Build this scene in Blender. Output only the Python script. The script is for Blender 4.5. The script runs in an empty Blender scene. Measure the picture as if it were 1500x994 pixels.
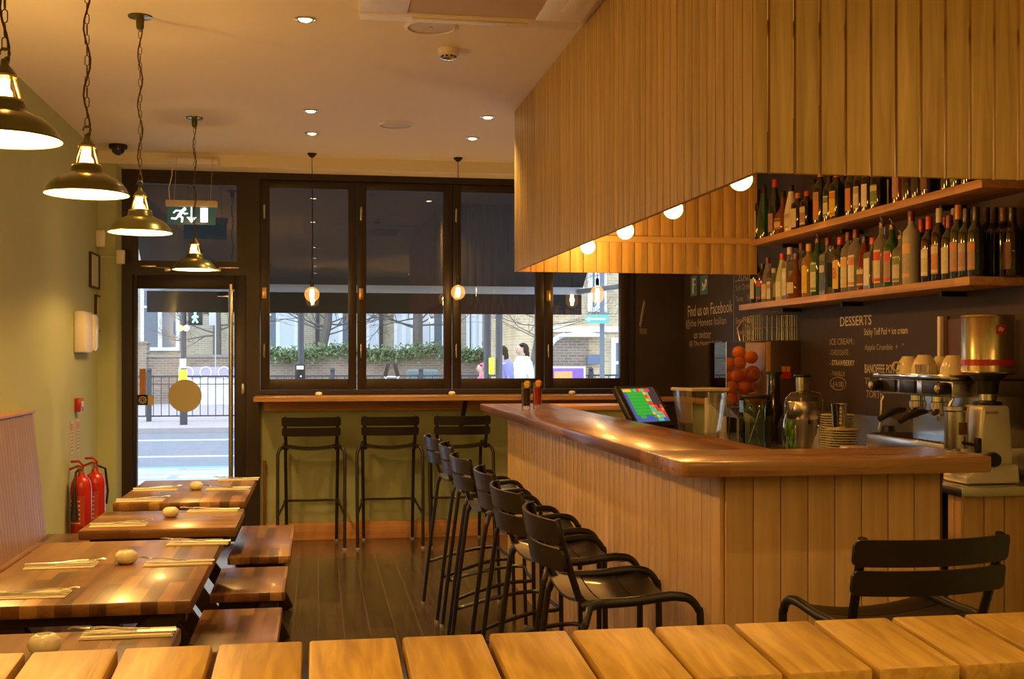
import bpy, bmesh, math, random
from math import sin, cos, pi, atan, radians
from mathutils import Vector, Matrix
random.seed(7)
COL = bpy.context.scene.collection
# ---------------------------------------------------------------- survey of the place
F, H, HY = 1680.0, 1.40, 523.0
TH = atan((750 - 466.0) / F)
def ray(px, py):
    u = (px - 750) / F; v = (HY - py) / F
    return Vector((sin(TH) + u * cos(TH), cos(TH) - u * sin(TH), v))
def onZ(px, py, z):
    d = ray(px, py); t = (z - H) / d.z; return Vector((d.x * t, d.y * t, z))
def onY(px, py, y):
    d = ray(px, py); t = y / d.y; return Vector((d.x * t, y, H + d.z * t))
def onX(px, py, x):
    d = ray(px, py); t = x / d.x; return Vector((x, d.y * t, H + d.z * t))

# ---------------------------------------------------------------- mesh builder
class MB:
    def __init__(s): s.bm = bmesh.new(); s.mi = 0
    def _mark(s, f0):
        fs = list(s.bm.faces)[f0:]
        for f in fs: f.material_index = s.mi
    def box(s, c, d, rot=None, bev=0, seg=2):
        r = bmesh.ops.create_cube(s.bm, size=1.0)
        vs = r['verts']
        M = Matrix.Translation(Vector(c)) @ (rot if rot is not None else Matrix.Identity(4)) @ Matrix.Diagonal((d[0], d[1], d[2], 1))
        bmesh.ops.transform(s.bm, matrix=M, verts=vs)
        fs = set(f for v in vs for f in v.link_faces)
        for f in fs: f.material_index = s.mi
        if bev > 0:
            es = list(set(e for v in vs for e in v.link_edges))
            bmesh.ops.bevel(s.bm, geom=es, offset=bev, segments=seg, profile=0.5, affect='EDGES', material=-1)
        return s
    def bx(s, x0, x1, y0, y1, z0, z1, bev=0):
        return s.box(((x0+x1)/2, (y0+y1)/2, (z0+z1)/2), (abs(x1-x0), abs(y1-y0), abs(z1-z0)), bev=bev)
    def bar(s, a, b, w, t, up=(0, 0, 1), bev=0):
        a = Vector(a); b = Vector(b); d = b - a; L = d.length; z = d.normalized()
        x = Vector(up).cross(z)
        if x.length < 1e-4: x = Vector((1, 0, 0)).cross(z)
        x.normalize(); y = z.cross(x)
        R = Matrix((x, y, z)).transposed().to_4x4()
        return s.box((a + b) / 2, (w, t, L), rot=R, bev=bev)
    def tube(s, pts, r, seg=8, closed=False, cap=True, radii=None):
        pts = [Vector(p) for p in pts]; n = len(pts); rings = []
        prev = None
        for i, p in enumerate(pts):
            if closed: t = pts[(i+1) % n] - pts[i-1]
            else: t = pts[min(i+1, n-1)] - pts[max(i-1, 0)]
            t.normalize()
            if prev is None:
                a = Vector((0, 0, 1)) if abs(t.z) < .9 else Vector((1, 0, 0))
                x = a.cross(t).normalized()
            else:
                x = (prev - t * prev.dot(t))
                if x.length < 1e-5: x = Vector((1, 0, 0)).cross(t)
                x.normalize()
            prev = x; y = t.cross(x)
            rr = radii[i] if radii else r
            rings.append([s.bm.verts.new(p + (x * cos(2*pi*k/seg) + y * sin(2*pi*k/seg)) * rr) for k in range(seg)])
        m = n if closed else n - 1
        for i in range(m):
            A = rings[i]; B = rings[(i+1) % n]
            for k in range(seg):
                f = s.bm.faces.new((A[k], A[(k+1) % seg], B[(k+1) % seg], B[k])); f.material_index = s.mi
        if cap and not closed:
            f = s.bm.faces.new(rings[0][::-1]); f.material_index = s.mi
            f = s.bm.faces.new(rings[-1]); f.material_index = s.mi
        return s
    def lathe(s, prof, c=(0, 0, 0), seg=20, rot=None, sx=1.0, sy=1.0, a0=0, a1=2*pi):
        c = Vector(c); full = abs(a1 - a0 - 2*pi) < 1e-6
        n = seg if full else seg + 1; rings = []
        for (r, z) in prof:
            ring = []
            for k in range(n):
                a = a0 + (a1 - a0) * k / seg
                v = Vector((r * cos(a) * sx, r * sin(a) * sy, z))
                if rot is not None: v = rot @ v
                ring.append(s.bm.verts.new(c + v))
            rings.append(ring)
        for i in range(len(prof) - 1):
            A, B = rings[i], rings[i+1]
            for k in range(seg):
                k2 = (k + 1) % n
                if not full and k2 == 0: continue
                f = s.bm.faces.new((A[k], A[k2], B[k2], B[k])); f.material_index = s.mi
        bmesh.ops.remove_doubles(s.bm, verts=[v for r in rings for v in r], dist=1e-6)
        return s
    def ball(s, c, r, sc=(1, 1, 1), seg=16, rings=10, rot=None):
        res = bmesh.ops.create_uvsphere(s.bm, u_segments=seg, v_segments=rings, radius=r)
        M = Matrix.Translation(Vector(c)) @ (rot if rot is not None else Matrix.Identity(4)) @ Matrix.Diagonal((sc[0], sc[1], sc[2], 1))
        bmesh.ops.transform(s.bm, matrix=M, verts=res['verts'])
        for f in set(f for v in res['verts'] for f in v.link_faces): f.material_index = s.mi
        return s
    def prism(s, poly, ax, a, b):
        def P(u, v, w):
            return {'X': (w, u, v), 'Y': (u, w, v), 'Z': (u, v, w)}[ax]
        A = [s.bm.verts.new(P(u, v, a)) for u, v in poly]; B = [s.bm.verts.new(P(u, v, b)) for u, v in poly]
        n = len(poly)
        fs = [s.bm.faces.new(A), s.bm.faces.new(B[::-1])]
        for i in range(n): fs.append(s.bm.faces.new((A[i], B[i], B[(i+1) % n], A[(i+1) % n])))
        for f in fs: f.material_index = s.mi
        return s
    def quadgrid(s, fn, nu, nv, thick=None):
        V = [[s.bm.verts.new(fn(i/nu, j/nv)) for j in range(nv+1)] for i in range(nu+1)]
        for i in range(nu):
            for j in range(nv):
                f = s.bm.faces.new((V[i][j], V[i+1][j], V[i+1][j+1], V[i][j+1])); f.material_index = s.mi
        return s

def finish(mb, smooth=True, ang=38):
    bm = mb.bm
    bmesh.ops.recalc_face_normals(bm, faces=bm.faces)
    if smooth:
        lim = radians(ang)
        for f in bm.faces: f.smooth = True
        for e in bm.edges:
            if len(e.link_faces) == 2:
                try: e.smooth = e.calc_face_angle() < lim
                except ValueError: e.smooth = True
            else: e.smooth = True
    me = bpy.data.meshes.new('mesh'); bm.to_mesh(me); bm.free(); return me

def obj(name, mb, mat, parent=None, loc=None, smooth=True):
    me = finish(mb, smooth)
    me.name = name
    o = bpy.data.objects.new(name, me); COL.objects.link(o)
    for m in (mat if isinstance(mat, (list, tuple)) else [mat]): me.materials.append(m)
    if loc is not None: o.location = loc
    if parent is not None: o.parent = parent
    return o
def thing(name, label, cat, loc=(0, 0, 0), rz=0, group=None):
    o = bpy.data.objects.new(name, None); COL.objects.link(o); o.empty_display_size = .1
    o.location = loc; o.rotation_euler = (0, 0, rz); o['label'] = label; o['category'] = cat
    if group: o['group'] = group
    return o
def tag(o, label, cat, group=None, kind=None):
    o['label'] = label; o['category'] = cat
    if group: o['group'] = group
    if kind: o['kind'] = kind
    return o
def struct(name, mb, mat, parent=None):
    o = obj(name, mb, mat, parent)
    if parent is None: o['kind'] = 'structure'
    return o
def sempty(name, loc=(0, 0, 0)):
    o = bpy.data.objects.new(name, None); COL.objects.link(o); o.location = loc; o['kind'] = 'structure'; return o
def dup(root, loc, rz, label):
    r = root.copy(); COL.objects.link(r); r.location = loc; r.rotation_euler = (0, 0, rz); r['label'] = label
    for ch in list(root.children):
        c = ch.copy(); COL.objects.link(c); c.parent = r
        for g in list(ch.children):
            d = g.copy(); COL.objects.link(d); d.parent = c
    return r
def arc(c, r, a0, a1, n, ux, uy):
    c = Vector(c); ux = Vector(ux); uy = Vector(uy)
    return [c + ux * r * cos(a0 + (a1-a0)*k/n) + uy * r * sin(a0 + (a1-a0)*k/n) for k in range(n+1)]

def curve(pts, n=4):
    P = [Vector(p) for p in pts]; out = []
    for i in range(len(P)-1):
        a, b, c, d = P[max(i-1, 0)], P[i], P[i+1], P[min(i+2, len(P)-1)]
        for k in range(n):
            t = k/n
            out.append(.5*((2*b) + (c-a)*t + (2*a-5*b+4*c-d)*t*t + (3*b-a-3*c+d)*t**3))
    out.append(P[-1]); return out
def text_mesh(name, s, org, ux, uy, w, h, mat, parent, bold=0.0, shear=0.0, ex=0.0006):
    """real lettering as thin relief: org = lower-left, ux / uy = unit axes, w x h = fitted size"""
    cu = bpy.data.curves.new('txt', 'FONT'); cu.body = s; cu.extrude = 0.0; cu.offset = bold; cu.shear = shear; cu.resolution_u = 3
    o = bpy.data.objects.new('txt', cu); COL.objects.link(o)
    dg = bpy.context.evaluated_depsgraph_get()
    me = bpy.data.meshes.new_from_object(o.evaluated_get(dg)); bpy.data.objects.remove(o)
    xs = [v.co.x for v in me.vertices]; ys = [v.co.y for v in me.vertices]
    x0, x1, y0, y1 = min(xs), max(xs), min(ys), max(ys)
    ux = Vector(ux).normalized(); uy = Vector(uy).normalized(); un = ux.cross(uy); org = Vector(org)
    for v in me.vertices:
        a = (v.co.x - x0) / (x1 - x0) * w; b = (v.co.y - y0) / (y1 - y0) * h
        v.co = org + ux * a + uy * b + un * ex
    me.materials.clear(); me.materials.append(mat); me.name = name
    ob = bpy.data.objects.new(name, me); COL.objects.link(ob)
    if parent is not None: ob.parent = parent
    return ob

# ---------------------------------------------------------------- materials
MATS = {}
def S(r, g, b):
    f = lambda c: ((c/255.0)/12.92 if c/255.0 <= .04045 else ((c/255.0+.055)/1.055)**2.4)
    return (f(r), f(g), f(b), 1)
def base(name):
    m = bpy.data.materials.new(name); m.use_nodes = True; nt = m.node_tree
    return m, nt, nt.nodes['Principled BSDF']
def pbr(name, col, rough=.5, metal=0, spec=.5, trans=0, ior=1.45, emit=None, es=0, coat=0, noise=0, nscale=8, bump=0):
    if name in MATS: return MATS[name]
    m, nt, p = base(name)
    if len(col) == 3: col = (*col, 1)
    p.inputs['Base Color'].default_value = col; p.inputs['Roughness'].default_value = rough
    p.inputs['Metallic'].default_value = metal; p.inputs['IOR'].default_value = ior
    p.inputs['Specular IOR Level'].default_value = spec
    p.inputs['Transmission Weight'].default_value = trans; p.inputs['Coat Weight'].default_value = coat
    if emit: p.inputs['Emission Color'].default_value = (*emit[:3], 1); p.inputs['Emission Strength'].default_value = es
    n = nt.nodes.new; L = nt.links.new
    tc = n('ShaderNodeTexCoord'); nz = n('ShaderNodeTexNoise'); nz.inputs['Scale'].default_value = nscale; nz.inputs['Detail'].default_value = 4
    L(tc.outputs['Object'], nz.inputs['Vector'])
    amt = noise if noise else .06
    mp = n('ShaderNodeMapRange'); mp.inputs[3].default_value = 1 - amt; mp.inputs[4].default_value = 1 + amt
    L(nz.outputs['Fac'], mp.inputs[0])
    hs = n('ShaderNodeHueSaturation'); hs.inputs['Color'].default_value = col; L(mp.outputs[0], hs.inputs['Value']); L(hs.outputs[0], p.inputs['Base Color'])
    if bump:
        b = n('ShaderNodeBump'); b.inputs['Strength'].default_value = bump; b.inputs['Distance'].default_value = .01
        L(nz.outputs['Fac'], b.inputs['Height']); L(b.outputs[0], p.inputs['Normal'])
    MATS[name] = m; return m
def emis(name, col, s):
    if name in MATS: return MATS[name]
    m, nt, p = base(name)
    p.inputs['Base Color'].default_value = (*col[:3], 1); p.inputs['Emission Color'].default_value = (*col[:3], 1); p.inputs['Emission Strength'].default_value = s
    MATS[name] = m; return m
def math_node(nt, op, a, b=None):
    n = nt.nodes.new('ShaderNodeMath'); n.operation = op
    for i, v in enumerate((a, b)):
        if v is None: continue
        if isinstance(v, (int, float)): n.inputs[i].default_value = v
        else: nt.links.new(v, n.inputs[i])
    return n.outputs[0]
def grain(nt, axis, coarse=1.0):
    """stretched-noise wood grain along an axis of object space, 0..1"""
    n = nt.nodes.new; L = nt.links.new
    tc = n('ShaderNodeTexCoord'); mp = n('ShaderNodeMapping')
    sc = [38/coarse]*3; sc['XYZ'.index(axis)] = 2.2/coarse
    mp.inputs['Scale'].default_value = sc
    geo = n('ShaderNodeNewGeometry')
    off = n('ShaderNodeVectorMath'); off.operation = 'SCALE'; off.inputs[0].default_value = (3.1, 7.7, 5.3)
    rs = math_node(nt, 'MULTIPLY', geo.outputs['Random Per Island'], 3.0); L(rs, off.inputs['Scale'])
    ad = n('ShaderNodeVectorMath'); ad.operation = 'ADD'; L(tc.outputs['Object'], ad.inputs[0]); L(off.outputs[0], ad.inputs[1])
    L(ad.outputs[0], mp.inputs['Vector'])
    nz = n('ShaderNodeTexNoise'); nz.inputs['Scale'].default_value = 1; nz.inputs['Detail'].default_value = 6; nz.inputs['Distortion'].default_value = .6
    L(mp.outputs[0], nz.inputs['Vector'])
    return nz.outputs['Fac'], tc, geo
def wood(name, c1, c2, axis='Z', rough=.45, var=.12, coarse=1.0, coat=0, bump=.15):
    """boards: grain plus a random tone per board"""
    if name in MATS: return MATS[name]
    m, nt, p = base(name); n = nt.nodes.new; L = nt.links.new
    g, tc, geo = grain(nt, axis, coarse)
    cr = n('ShaderNodeValToRGB'); cr.color_ramp.elements[0].color = c1; cr.color_ramp.elements[1].color = c2
    cr.color_ramp.elements[0].position = .28; cr.color_ramp.elements[1].position = .72
    L(g, cr.inputs[0])
    hs = n('ShaderNodeHueSaturation'); L(cr.outputs[0], hs.inputs['Color'])
    mr = n('ShaderNodeMapRange'); mr.inputs[3].default_value = 1-var; mr.inputs[4].default_value = 1+var; L(geo.outputs['Random Per Island'], mr.inputs[0]); L(mr.outputs[0], hs.inputs['Value'])
    L(hs.outputs[0], p.inputs['Base Color']); p.inputs['Roughness'].default_value = rough; p.inputs['Coat Weight'].default_value = coat
    b = n('ShaderNodeBump'); b.inputs['Strength'].default_value = bump; b.inputs['Distance'].default_value = .002; L(g, b.inputs['Height']); L(b.outputs[0], p.inputs['Normal'])
    MATS[name] = m; return m
def staves(name, cols, along='Y', w=.045, Ln=.42, rough=.25, coat=.3, gap=0.0, gapcol=(.01, .006, .003, 1), gs=.35):
    """butcher-block / plank pattern: strips of width w and length Ln running along an axis"""
    if name in MATS: return MATS[name]
    m, nt, p = base(name); n = nt.nodes.new; L = nt.links.new
    g, tc, geo = grain(nt, along, 1.0)
    sp = n('ShaderNodeSeparateXYZ'); L(tc.outputs['Object'], sp.inputs[0])
    a = sp.outputs['XYZ'.index(along)]; c = sp.outputs['Y' if along == 'X' else 'X']
    ci = math_node(nt, 'FLOOR', math_node(nt, 'DIVIDE', c, w))
    wn = n('ShaderNodeTexWhiteNoise'); wn.noise_dimensions = '1D'; L(ci, wn.inputs['W'])
    al = math_node(nt, 'ADD', math_node(nt, 'DIVIDE', a, Ln), math_node(nt, 'MULTIPLY', wn.outputs['Value'], 5.0))
    ai = math_node(nt, 'FLOOR', al)
    cb = n('ShaderNodeCombineXYZ'); L(ci, cb.inputs[0]); L(ai, cb.inputs[1])
    w2 = n('ShaderNodeTexWhiteNoise'); w2.noise_dimensions = '3D'; L(cb.outputs[0], w2.inputs['Vector'])
    cr = n('ShaderNodeValToRGB'); cr.color_ramp.interpolation = 'LINEAR'
    while len(cr.color_ramp.elements) < len(cols): cr.color_ramp.elements.new(.5)
    for i, cc in enumerate(cols):
        cr.color_ramp.elements[i].position = i/(len(cols)-1); cr.color_ramp.elements[i].color = cc
    L(w2.outputs['Value'], cr.inputs[0])
    mx = n('ShaderNodeHueSaturation'); L(cr.outputs[0], mx.inputs['Color'])
    mr = n('ShaderNodeMapRange'); mr.inputs[1].default_value = .25; mr.inputs[2].default_value = .75; mr.inputs[3].default_value = 1-gs; mr.inputs[4].default_value = 1+gs*.7
    L(g, mr.inputs[0]); L(mr.outputs[0], mx.inputs['Value'])
    out = mx.outputs[0]
    if gap:
        fr = math_node(nt, 'FRACT', math_node(nt, 'DIVIDE', c, w)); k = math_node(nt, 'LESS_THAN', fr, gap)
        fr2 = math_node(nt, 'FRACT', al); k2 = math_node(nt, 'LESS_THAN', fr2, gap*w/Ln)
        kk = math_node(nt, 'MAXIMUM', k, k2)
        mm = n('ShaderNodeMix'); mm.data_type = 'RGBA'; L(kk, mm.inputs[0]); L(out, mm.inputs[6]); mm.inputs[7].default_value = gapcol; out = mm.outputs[2]
    L(out, p.inputs['Base Color']); p.inputs['Roughness'].default_value = rough; p.inputs['Coat Weight'].default_value = coat; p.inputs['Coat Roughness'].default_value = .12
    rr = n('ShaderNodeMapRange'); rr.inputs[3].default_value = max(.02, rough-.08); rr.inputs[4].default_value = rough+.1; L(g, rr.inputs[0]); L(rr.outputs[0], p.inputs['Roughness'])
    MATS[name] = m; return m
def brick(name, c1, c2, mort, scale=1.0, axis='XZ', rough=.9):
    if name in MATS: return MATS[name]
    m, nt, p = base(name); n = nt.nodes.new; L = nt.links.new
    tc = n('ShaderNodeTexCoord'); sp = n('ShaderNodeSeparateXYZ'); L(tc.outputs['Object'], sp.inputs[0]); cb = n('ShaderNodeCombineXYZ')
    L(sp.outputs['XYZ'.index(axis[0])], cb.inputs[0]); L(sp.outputs['XYZ'.index(axis[1])], cb.inputs[1])
    br = n('ShaderNodeTexBrick'); br.inputs['Color1'].default_value = c1; br.inputs['Color2'].default_value = c2; br.inputs['Mortar'].default_value = mort
    br.inputs['Scale'].default_value = scale; br.inputs['Brick Width'].default_value = .23; br.inputs['Row Height'].default_value = .075; br.inputs['Mortar Size'].default_value = .008
    L(cb.outputs[0], br.inputs['Vector'])
    nz = n('ShaderNodeTexNoise'); nz.inputs['Scale'].default_value = 1.3; nz.inputs['Detail'].default_value = 6; L(tc.outputs['Object'], nz.inputs['Vector'])
    mr = n('ShaderNodeMapRange'); mr.inputs[3].default_value = .55; mr.inputs[4].default_value = 1.4; L(nz.outputs['Fac'], mr.inputs[0])
    hs = n('ShaderNodeHueSaturation'); L(br.outputs['Color'], hs.inputs['Color']); L(mr.outputs[0], hs.inputs['Value'])
    L(hs.outputs[0], p.inputs['Base Color']); p.inputs['Roughness'].default_value = rough
    MATS[name] = m; return m
def pane(name, tint=(1, 1, 1, 1), refl=1.0, ior=1.5, rough=0.0):
    """thin sheet of clear glass: see-through with a Fresnel reflection"""
    if name in MATS: return MATS[name]
    m = bpy.data.materials.new(name); m.use_nodes = True; nt = m.node_tree; nt.nodes.clear(); n = nt.nodes.new; L = nt.links.new
    out = n('ShaderNodeOutputMaterial'); tr = n('ShaderNodeBsdfTransparent'); tr.inputs[0].default_value = tint
    gl = n('ShaderNodeBsdfGlossy'); gl.inputs['Roughness'].default_value = rough
    fr = n('ShaderNodeFresnel'); fr.inputs['IOR'].default_value = ior
    k = math_node(nt, 'MULTIPLY', fr.outputs[0], refl)
    mx = n('ShaderNodeMixShader'); L(k, mx.inputs[0]); L(tr.outputs[0], mx.inputs[1]); L(gl.outputs[0], mx.inputs[2]); L(mx.outputs[0], out.inputs[0])
    MATS[name] = m; return m

OAKC1, OAKC2 = (.42, .25, .095, 1), (.60, .39, .165, 1)
M_canopy = wood('pale_ash_boards', (.40, .26, .07, 1), (.66, .46, .16, 1), 'Z', .5, .10)
M_canopyH = wood('pale_ash_rail', (.50, .33, .13, 1), (.62, .43, .18, 1), 'X', .5, .05)
M_panel = wood('counter_front_boards', (.50, .31, .13, 1), (.62, .41, .19, 1), 'Z', .42, .08)
M_cap = wood('foreground_oak', (.31, .165, .020, 1), (.58, .36, .058, 1), 'Y', .46, .10, coarse=.75, coat=.0, bump=.4)
M_bead = wood('beadboard', (.29, .18, .13, 1), (.37, .24, .17, 1), 'Z', .4, .06)
M_skirt = wood('oak_skirting', (.50, .22, .07, 1), (.66, .33, .12, 1), 'X', .4, .1)
BLK = [(.075, .028, .010, 1), (.15, .063, .020, 1), (.20, .092, .026, 1), (.25, .120, .034, 1), (.36, .200, .060, 1)]
M_blockX = staves('block_wood_x', BLK, 'X', .045, .38, .30, .15)
M_blockY = staves('block_wood_y', BLK, 'Y', .045, .38, .30, .15)
CNT = [(.09, .030, .012, 1), (.16, .058, .022, 1), (.21, .082, .030, 1), (.28, .125, .048, 1)]
M_counterY = staves('counter_wood_y', CNT, 'Y', .045, .40, .30, .18)
M_counterX = staves('counter_wood_x', [(.27, .12, .035, 1), (.34, .17, .055, 1), (.40, .21, .075, 1)], 'X', .045, .55, .28, .3)
M_shelf = staves('shelf_wood', [(.36, .19, .08, 1), (.50, .28, .13, 1), (.58, .34, .17, 1)], 'Y', .3, .62, .45, 0)
M_floor = staves('floor_boards', [(.046, .028, .017, 1), (.065, .040, .024, 1), (.090, .057, .034, 1)], 'Y', .13, 1.3, .20, .40, gap=.03, gapcol=(.13, .095, .065, 1))
M_ceil = pbr('ceiling_paint', (.80, .74, .66), .75, noise=.03, nscale=1.5)
M_green = pbr('sage_wall_paint', (.43, .48, .27), .7, noise=.06, nscale=2)
M_frame = pbr('dark_brown_joinery', (.022, .012, .008), .42, noise=.15)
M_blackwall = pbr('chalkboard_paint', (.040, .027, .024), .62, noise=.22, nscale=3)
M_stool = pbr('stool_black_metal', (.012, .009, .007), .38, coat=.1)
M_white = pbr('white_plastic', (.78, .74, .68), .4)
M_cream = pbr('cream_ceramic', (.66, .61, .42), .2, coat=.4)
M_napkin = pbr('cream_napkin', (.66, .60, .40), .85)
M_steel = pbr('brushed_steel', (.62, .60, .57), .27, 1)
M_chrome = pbr('chrome', (.75, .73, .70), .1, 1)
M_brass = pbr('brass', (.62, .42, .17), .3, 1)
M_black = pbr('black_plastic', (.012, .011, .011), .35)
M_darkwood = pbr('dark_trestle', (.035, .018, .012), .45, noise=.2)
M_chalk = pbr('chalk_marks', (.62, .58, .50), .9)
M_chalk2 = pbr('faint_chalk_marks', (.42, .38, .32), .9)
M_red = pbr('red_paint', (.42, .018, .012), .25, coat=.4)
M_glass = pane('window_glass', (.97, .985, 1, 1), 1.9)
# a lit bulb: its glass glows and lets the lamp inside shine out
def glowglass(name, col, s, tint):
    m = bpy.data.materials.new(name); m.use_nodes = True; nt = m.node_tree; nt.nodes.clear(); n = nt.nodes.new; L = nt.links.new
    out = n('ShaderNodeOutputMaterial'); tr = n('ShaderNodeBsdfTransparent'); tr.inputs[0].default_value = tint
    em = n('ShaderNodeEmission'); em.inputs[0].default_value = (*col, 1); em.inputs[1].default_value = s
    ad = n('ShaderNodeAddShader'); L(tr.outputs[0], ad.inputs[0]); L(em.outputs[0], ad.inputs[1]); L(ad.outputs[0], out.inputs[0]); return m
M_bulbglass = glowglass('lit_bulb_glass', (1, .46, .10), .22, (.9, .85, .75, 1))
M_clearjar = pane('clear_plastic', (.985, .98, .96, 1), .7)
M_awning = pbr('awning_fabric', (.018, .017, .018), .85)
M_fil = emis('glowing_filament', (1, .62, .24), 26)
M_bulbhot = glowglass('glowing_bulb', (1, .56, .17), 6.5, (.25, .2, .15, 1))
WARM = (1.0, .54, .15)
def light(kind, name, loc, e, col=WARM, r=.03, parent=None, **kw):
    l = bpy.data.lights.new(name, kind); l.energy = e; l.color = col
    if kind in ('POINT', 'SPOT'): l.shadow_soft_size = r
    if kind == 'SPOT': l.spot_size = kw.get('size', radians(110)); l.spot_blend = kw.get('blend', .8)
    o = bpy.data.objects.new(name, l); COL.objects.link(o); o.location = loc
    if parent: o.parent = parent
    return o
# ================================================================ THE ROOM
CZ = 2.88
struct('floor', MB().bx(-1.75, 3.10, -4.0, 9.05, -.06, 0), M_floor)
struct('ceiling', MB().bx(-1.75, 3.10, -4.0, 9.05, CZ, CZ+.12), M_ceil)
struct('wall_left', MB().bx(-1.75, -1.56, -4.0, 9.05, 0, CZ), M_green)
struct('wall_rear', MB().bx(-1.75, 3.10, -4.15, -4.0, 0, CZ), M_green)
struct('wall_right', MB().bx(2.92, 3.10, -4.0, 9.05, 0, CZ), M_green)
struct('trim_1', MB().bx(-1.56, -1.435, 8.62, 9.05, 0, 2.795), M_green)          # pier beside the door
struct('trim_2', MB().bx(-1.56, 2.92, 8.62, 9.05, 2.795, CZ), M_ceil)         # soffit over the shopfront
struct('wall_front', MB().bx(-.455, 2.50, 8.93, 9.05, 0, 1.12), M_green)
b = MB().bx(2.485, 2.92, 8.88, 9.05, 0, 2.795)
struct('wall_front_return', b, M_blackwall)
struct('baseboard_front', MB().bx(-.44, 2.49, 8.905, 8.93, 0, .135, bev=.004), M_skirt)
struct('trim_3', MB().bx(2.86, 2.92, 7.0, 8.9, 1.045, 1.085, bev=.004).bx(2.48, 2.92, 8.82, 8.88, 1.045, 1.085, bev=.004), M_skirt)
# shopfront frame
b = MB()
b.bx(-1.435, 2.485, 8.86, 8.97, 2.745, 2.795)
b.bx(-1.435, -1.36, 8.86, 8.97, 0, 2.745)
b.bx(-.535, -.435, 8.86, 8.97, 0, 2.745)
b.bx(-1.36, -.535, 8.86, 8.97, 2.015, 2.09)
b.bx(-.435, 2.485, 8.86, 8.97, 1.12, 1.15)
b.bx(2.455, 2.485, 8.86, 8.97, 1.15, 2.745)
struct('trim_4', b, M_frame)
w = sempty('window_1')
b = MB(); x0, x1, z0, z1 = -1.36, -.535, 2.09, 2.745
b.bx(x0, x1, 8.87, 8.93, z0, z0+.03).bx(x0, x1, 8.87, 8.93, z1-.05, z1).bx(x0, x0+.035, 8.87, 8.93, z0+.03, z1-.05).bx(x1-.07, x1, 8.87, 8.93, z0+.03, z1-.05)
obj('window_frame', b, M_frame, w)
obj('window_pane', MB().bx(x0+.03, x1-.06, 8.898, 8.902, z0+.025, z1-.045), M_glass, w)
leafs = [(-.43, .29, .067, .062), (.297, 1.025, .068, .062), (1.032, 1.756, .066, .066), (1.763, 2.45, .066, .075)]
for i, (a, c, l, r) in enumerate(leafs):
    w = sempty('window_%d' % (i+2)); b = MB(); z0, z1 = 1.152, 2.742
    b.bx(a, a+l, 8.87, 8.93, z0, z1, bev=.003).bx(c-r, c, 8.87, 8.93, z0, z1, bev=.003)
    b.bx(a+l, c-r, 8.872, 8.928, z0, z0+.082, bev=.003).bx(a+l, c-r, 8.872, 8.928, z1-.058, z1, bev=.003)
    obj('window_frame', b, M_frame, w)
    obj('window_pane', MB().bx(a+l-.005, c-r+.005, 8.898, 8.902, z0+.078, z1-.053), M_glass, w)
    hx = a + l*.42
    for (zc, hh, ww) in ((2.50, .10, .016), (1.885, .085, .032), (1.45, .09, .014)):
        k = MB().box((hx, 8.865, zc), (ww, .008, hh), bev=.003)
        if ww > .03: k.box((hx, 8.858, zc), (.012, .01, .06), bev=.003)
        else: k.tube([(hx, 8.858, zc-.055), (hx, 8.858, zc+.055)], .004, 6)
        obj('window_catch', k, M_brass if ww > .03 else M_steel, w)
# door
d = sempty('door_1')
b = MB(); x0, x1, z0, z1 = -1.357, -.538, .01, 2.012
b.bx(x0, x0+.03, 8.865, 8.925, z0, z1, bev=.003).bx(x1-.085, x1, 8.865, 8.925, z0, z1, bev=.003)
b.bx(x0+.03, x1-.085, 8.867, 8.923, z1-.10, z1, bev=.003).bx(x0+.03, x1-.085, 8.867, 8.923, z0, z0+.11, bev=.003)
obj('door_frame', b, M_frame, d)
obj('door_pane', MB().bx(x0+.025, x1-.08, 8.893, 8.897, z0+.1, z1-.095), M_glass, d)
b = MB().tube([(x1-.105, 8.80, .42), (x1-.105, 8.80, 1.945)], .017, 12)
b.tube([(x1-.105, 8.80, .52), (x1-.105, 8.865, .52)], .008, 8).tube([(x1-.105, 8.80, 1.87), (x1-.105, 8.865, 1.87)], .008, 8)
obj('door_handle', b, M_steel, d)
obj('door_lock', MB().box((x1-.022, 8.86, 1.16), (.022, .012, .085), bev=.008), M_steel, d)
b = MB().box((-1.24, 8.845, 2.075), (.11, .03, .016), bev=.004).tube([(-1.19, 8.83, 2.068), (-1.08, 8.80, 2.06)], .006, 6).box((-1.10, 8.83, 2.05), (.05, .05, .03), bev=.005)
b.box((-.66, 8.845, 2.07), (.15, .03, .014), bev=.004).box((-.74, 8.83, 2.05), (.05, .05, .03), bev=.005)
obj('door_closer', b, M_steel, d)
# stickers on the door glass
tag(obj('door_sticker', MB().lathe([(0, 0), (.122, 0), (.122, .002), (0, .002)], rot=Matrix.Rotation(pi/2, 4, 'X'), seg=40, c=tuple(onY(271, 579.5, 8.888))), pbr('ochre_vinyl', (.42, .38, .22), .5)), 'round ochre sticker on the door glass', 'sticker')
p = onY(209, 560, 8.885); tag(obj('door_notice', MB().box(p, (.045, .003, .205)), pbr('brown_card', (.45, .22, .09), .6)), 'tall narrow brown notice on the left edge of the door glass', 'notice')
p = onY(209, 585.5, 8.885)
t = thing('rating_sticker', 'small black square sticker with pale ring, below the brown notice on the door', 'sticker', p)
obj('backing', MB().box((0, 0, 0), (.075, .003, .078)), M_black, t)
obj('ring', MB().tube(arc((0, -.003, 0), .024, 0, 2*pi, 20, (1, 0, 0), (0, 0, 1))[:-1], .003, 6, closed=True).tube(arc((0, -.003, -.002), .012, 0, 2*pi, 12, (1, 0, 0), (0, 0, 1))[:-1], .002, 6, closed=True), pbr('cream_print', (.6, .5, .35), .6), t)
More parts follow.
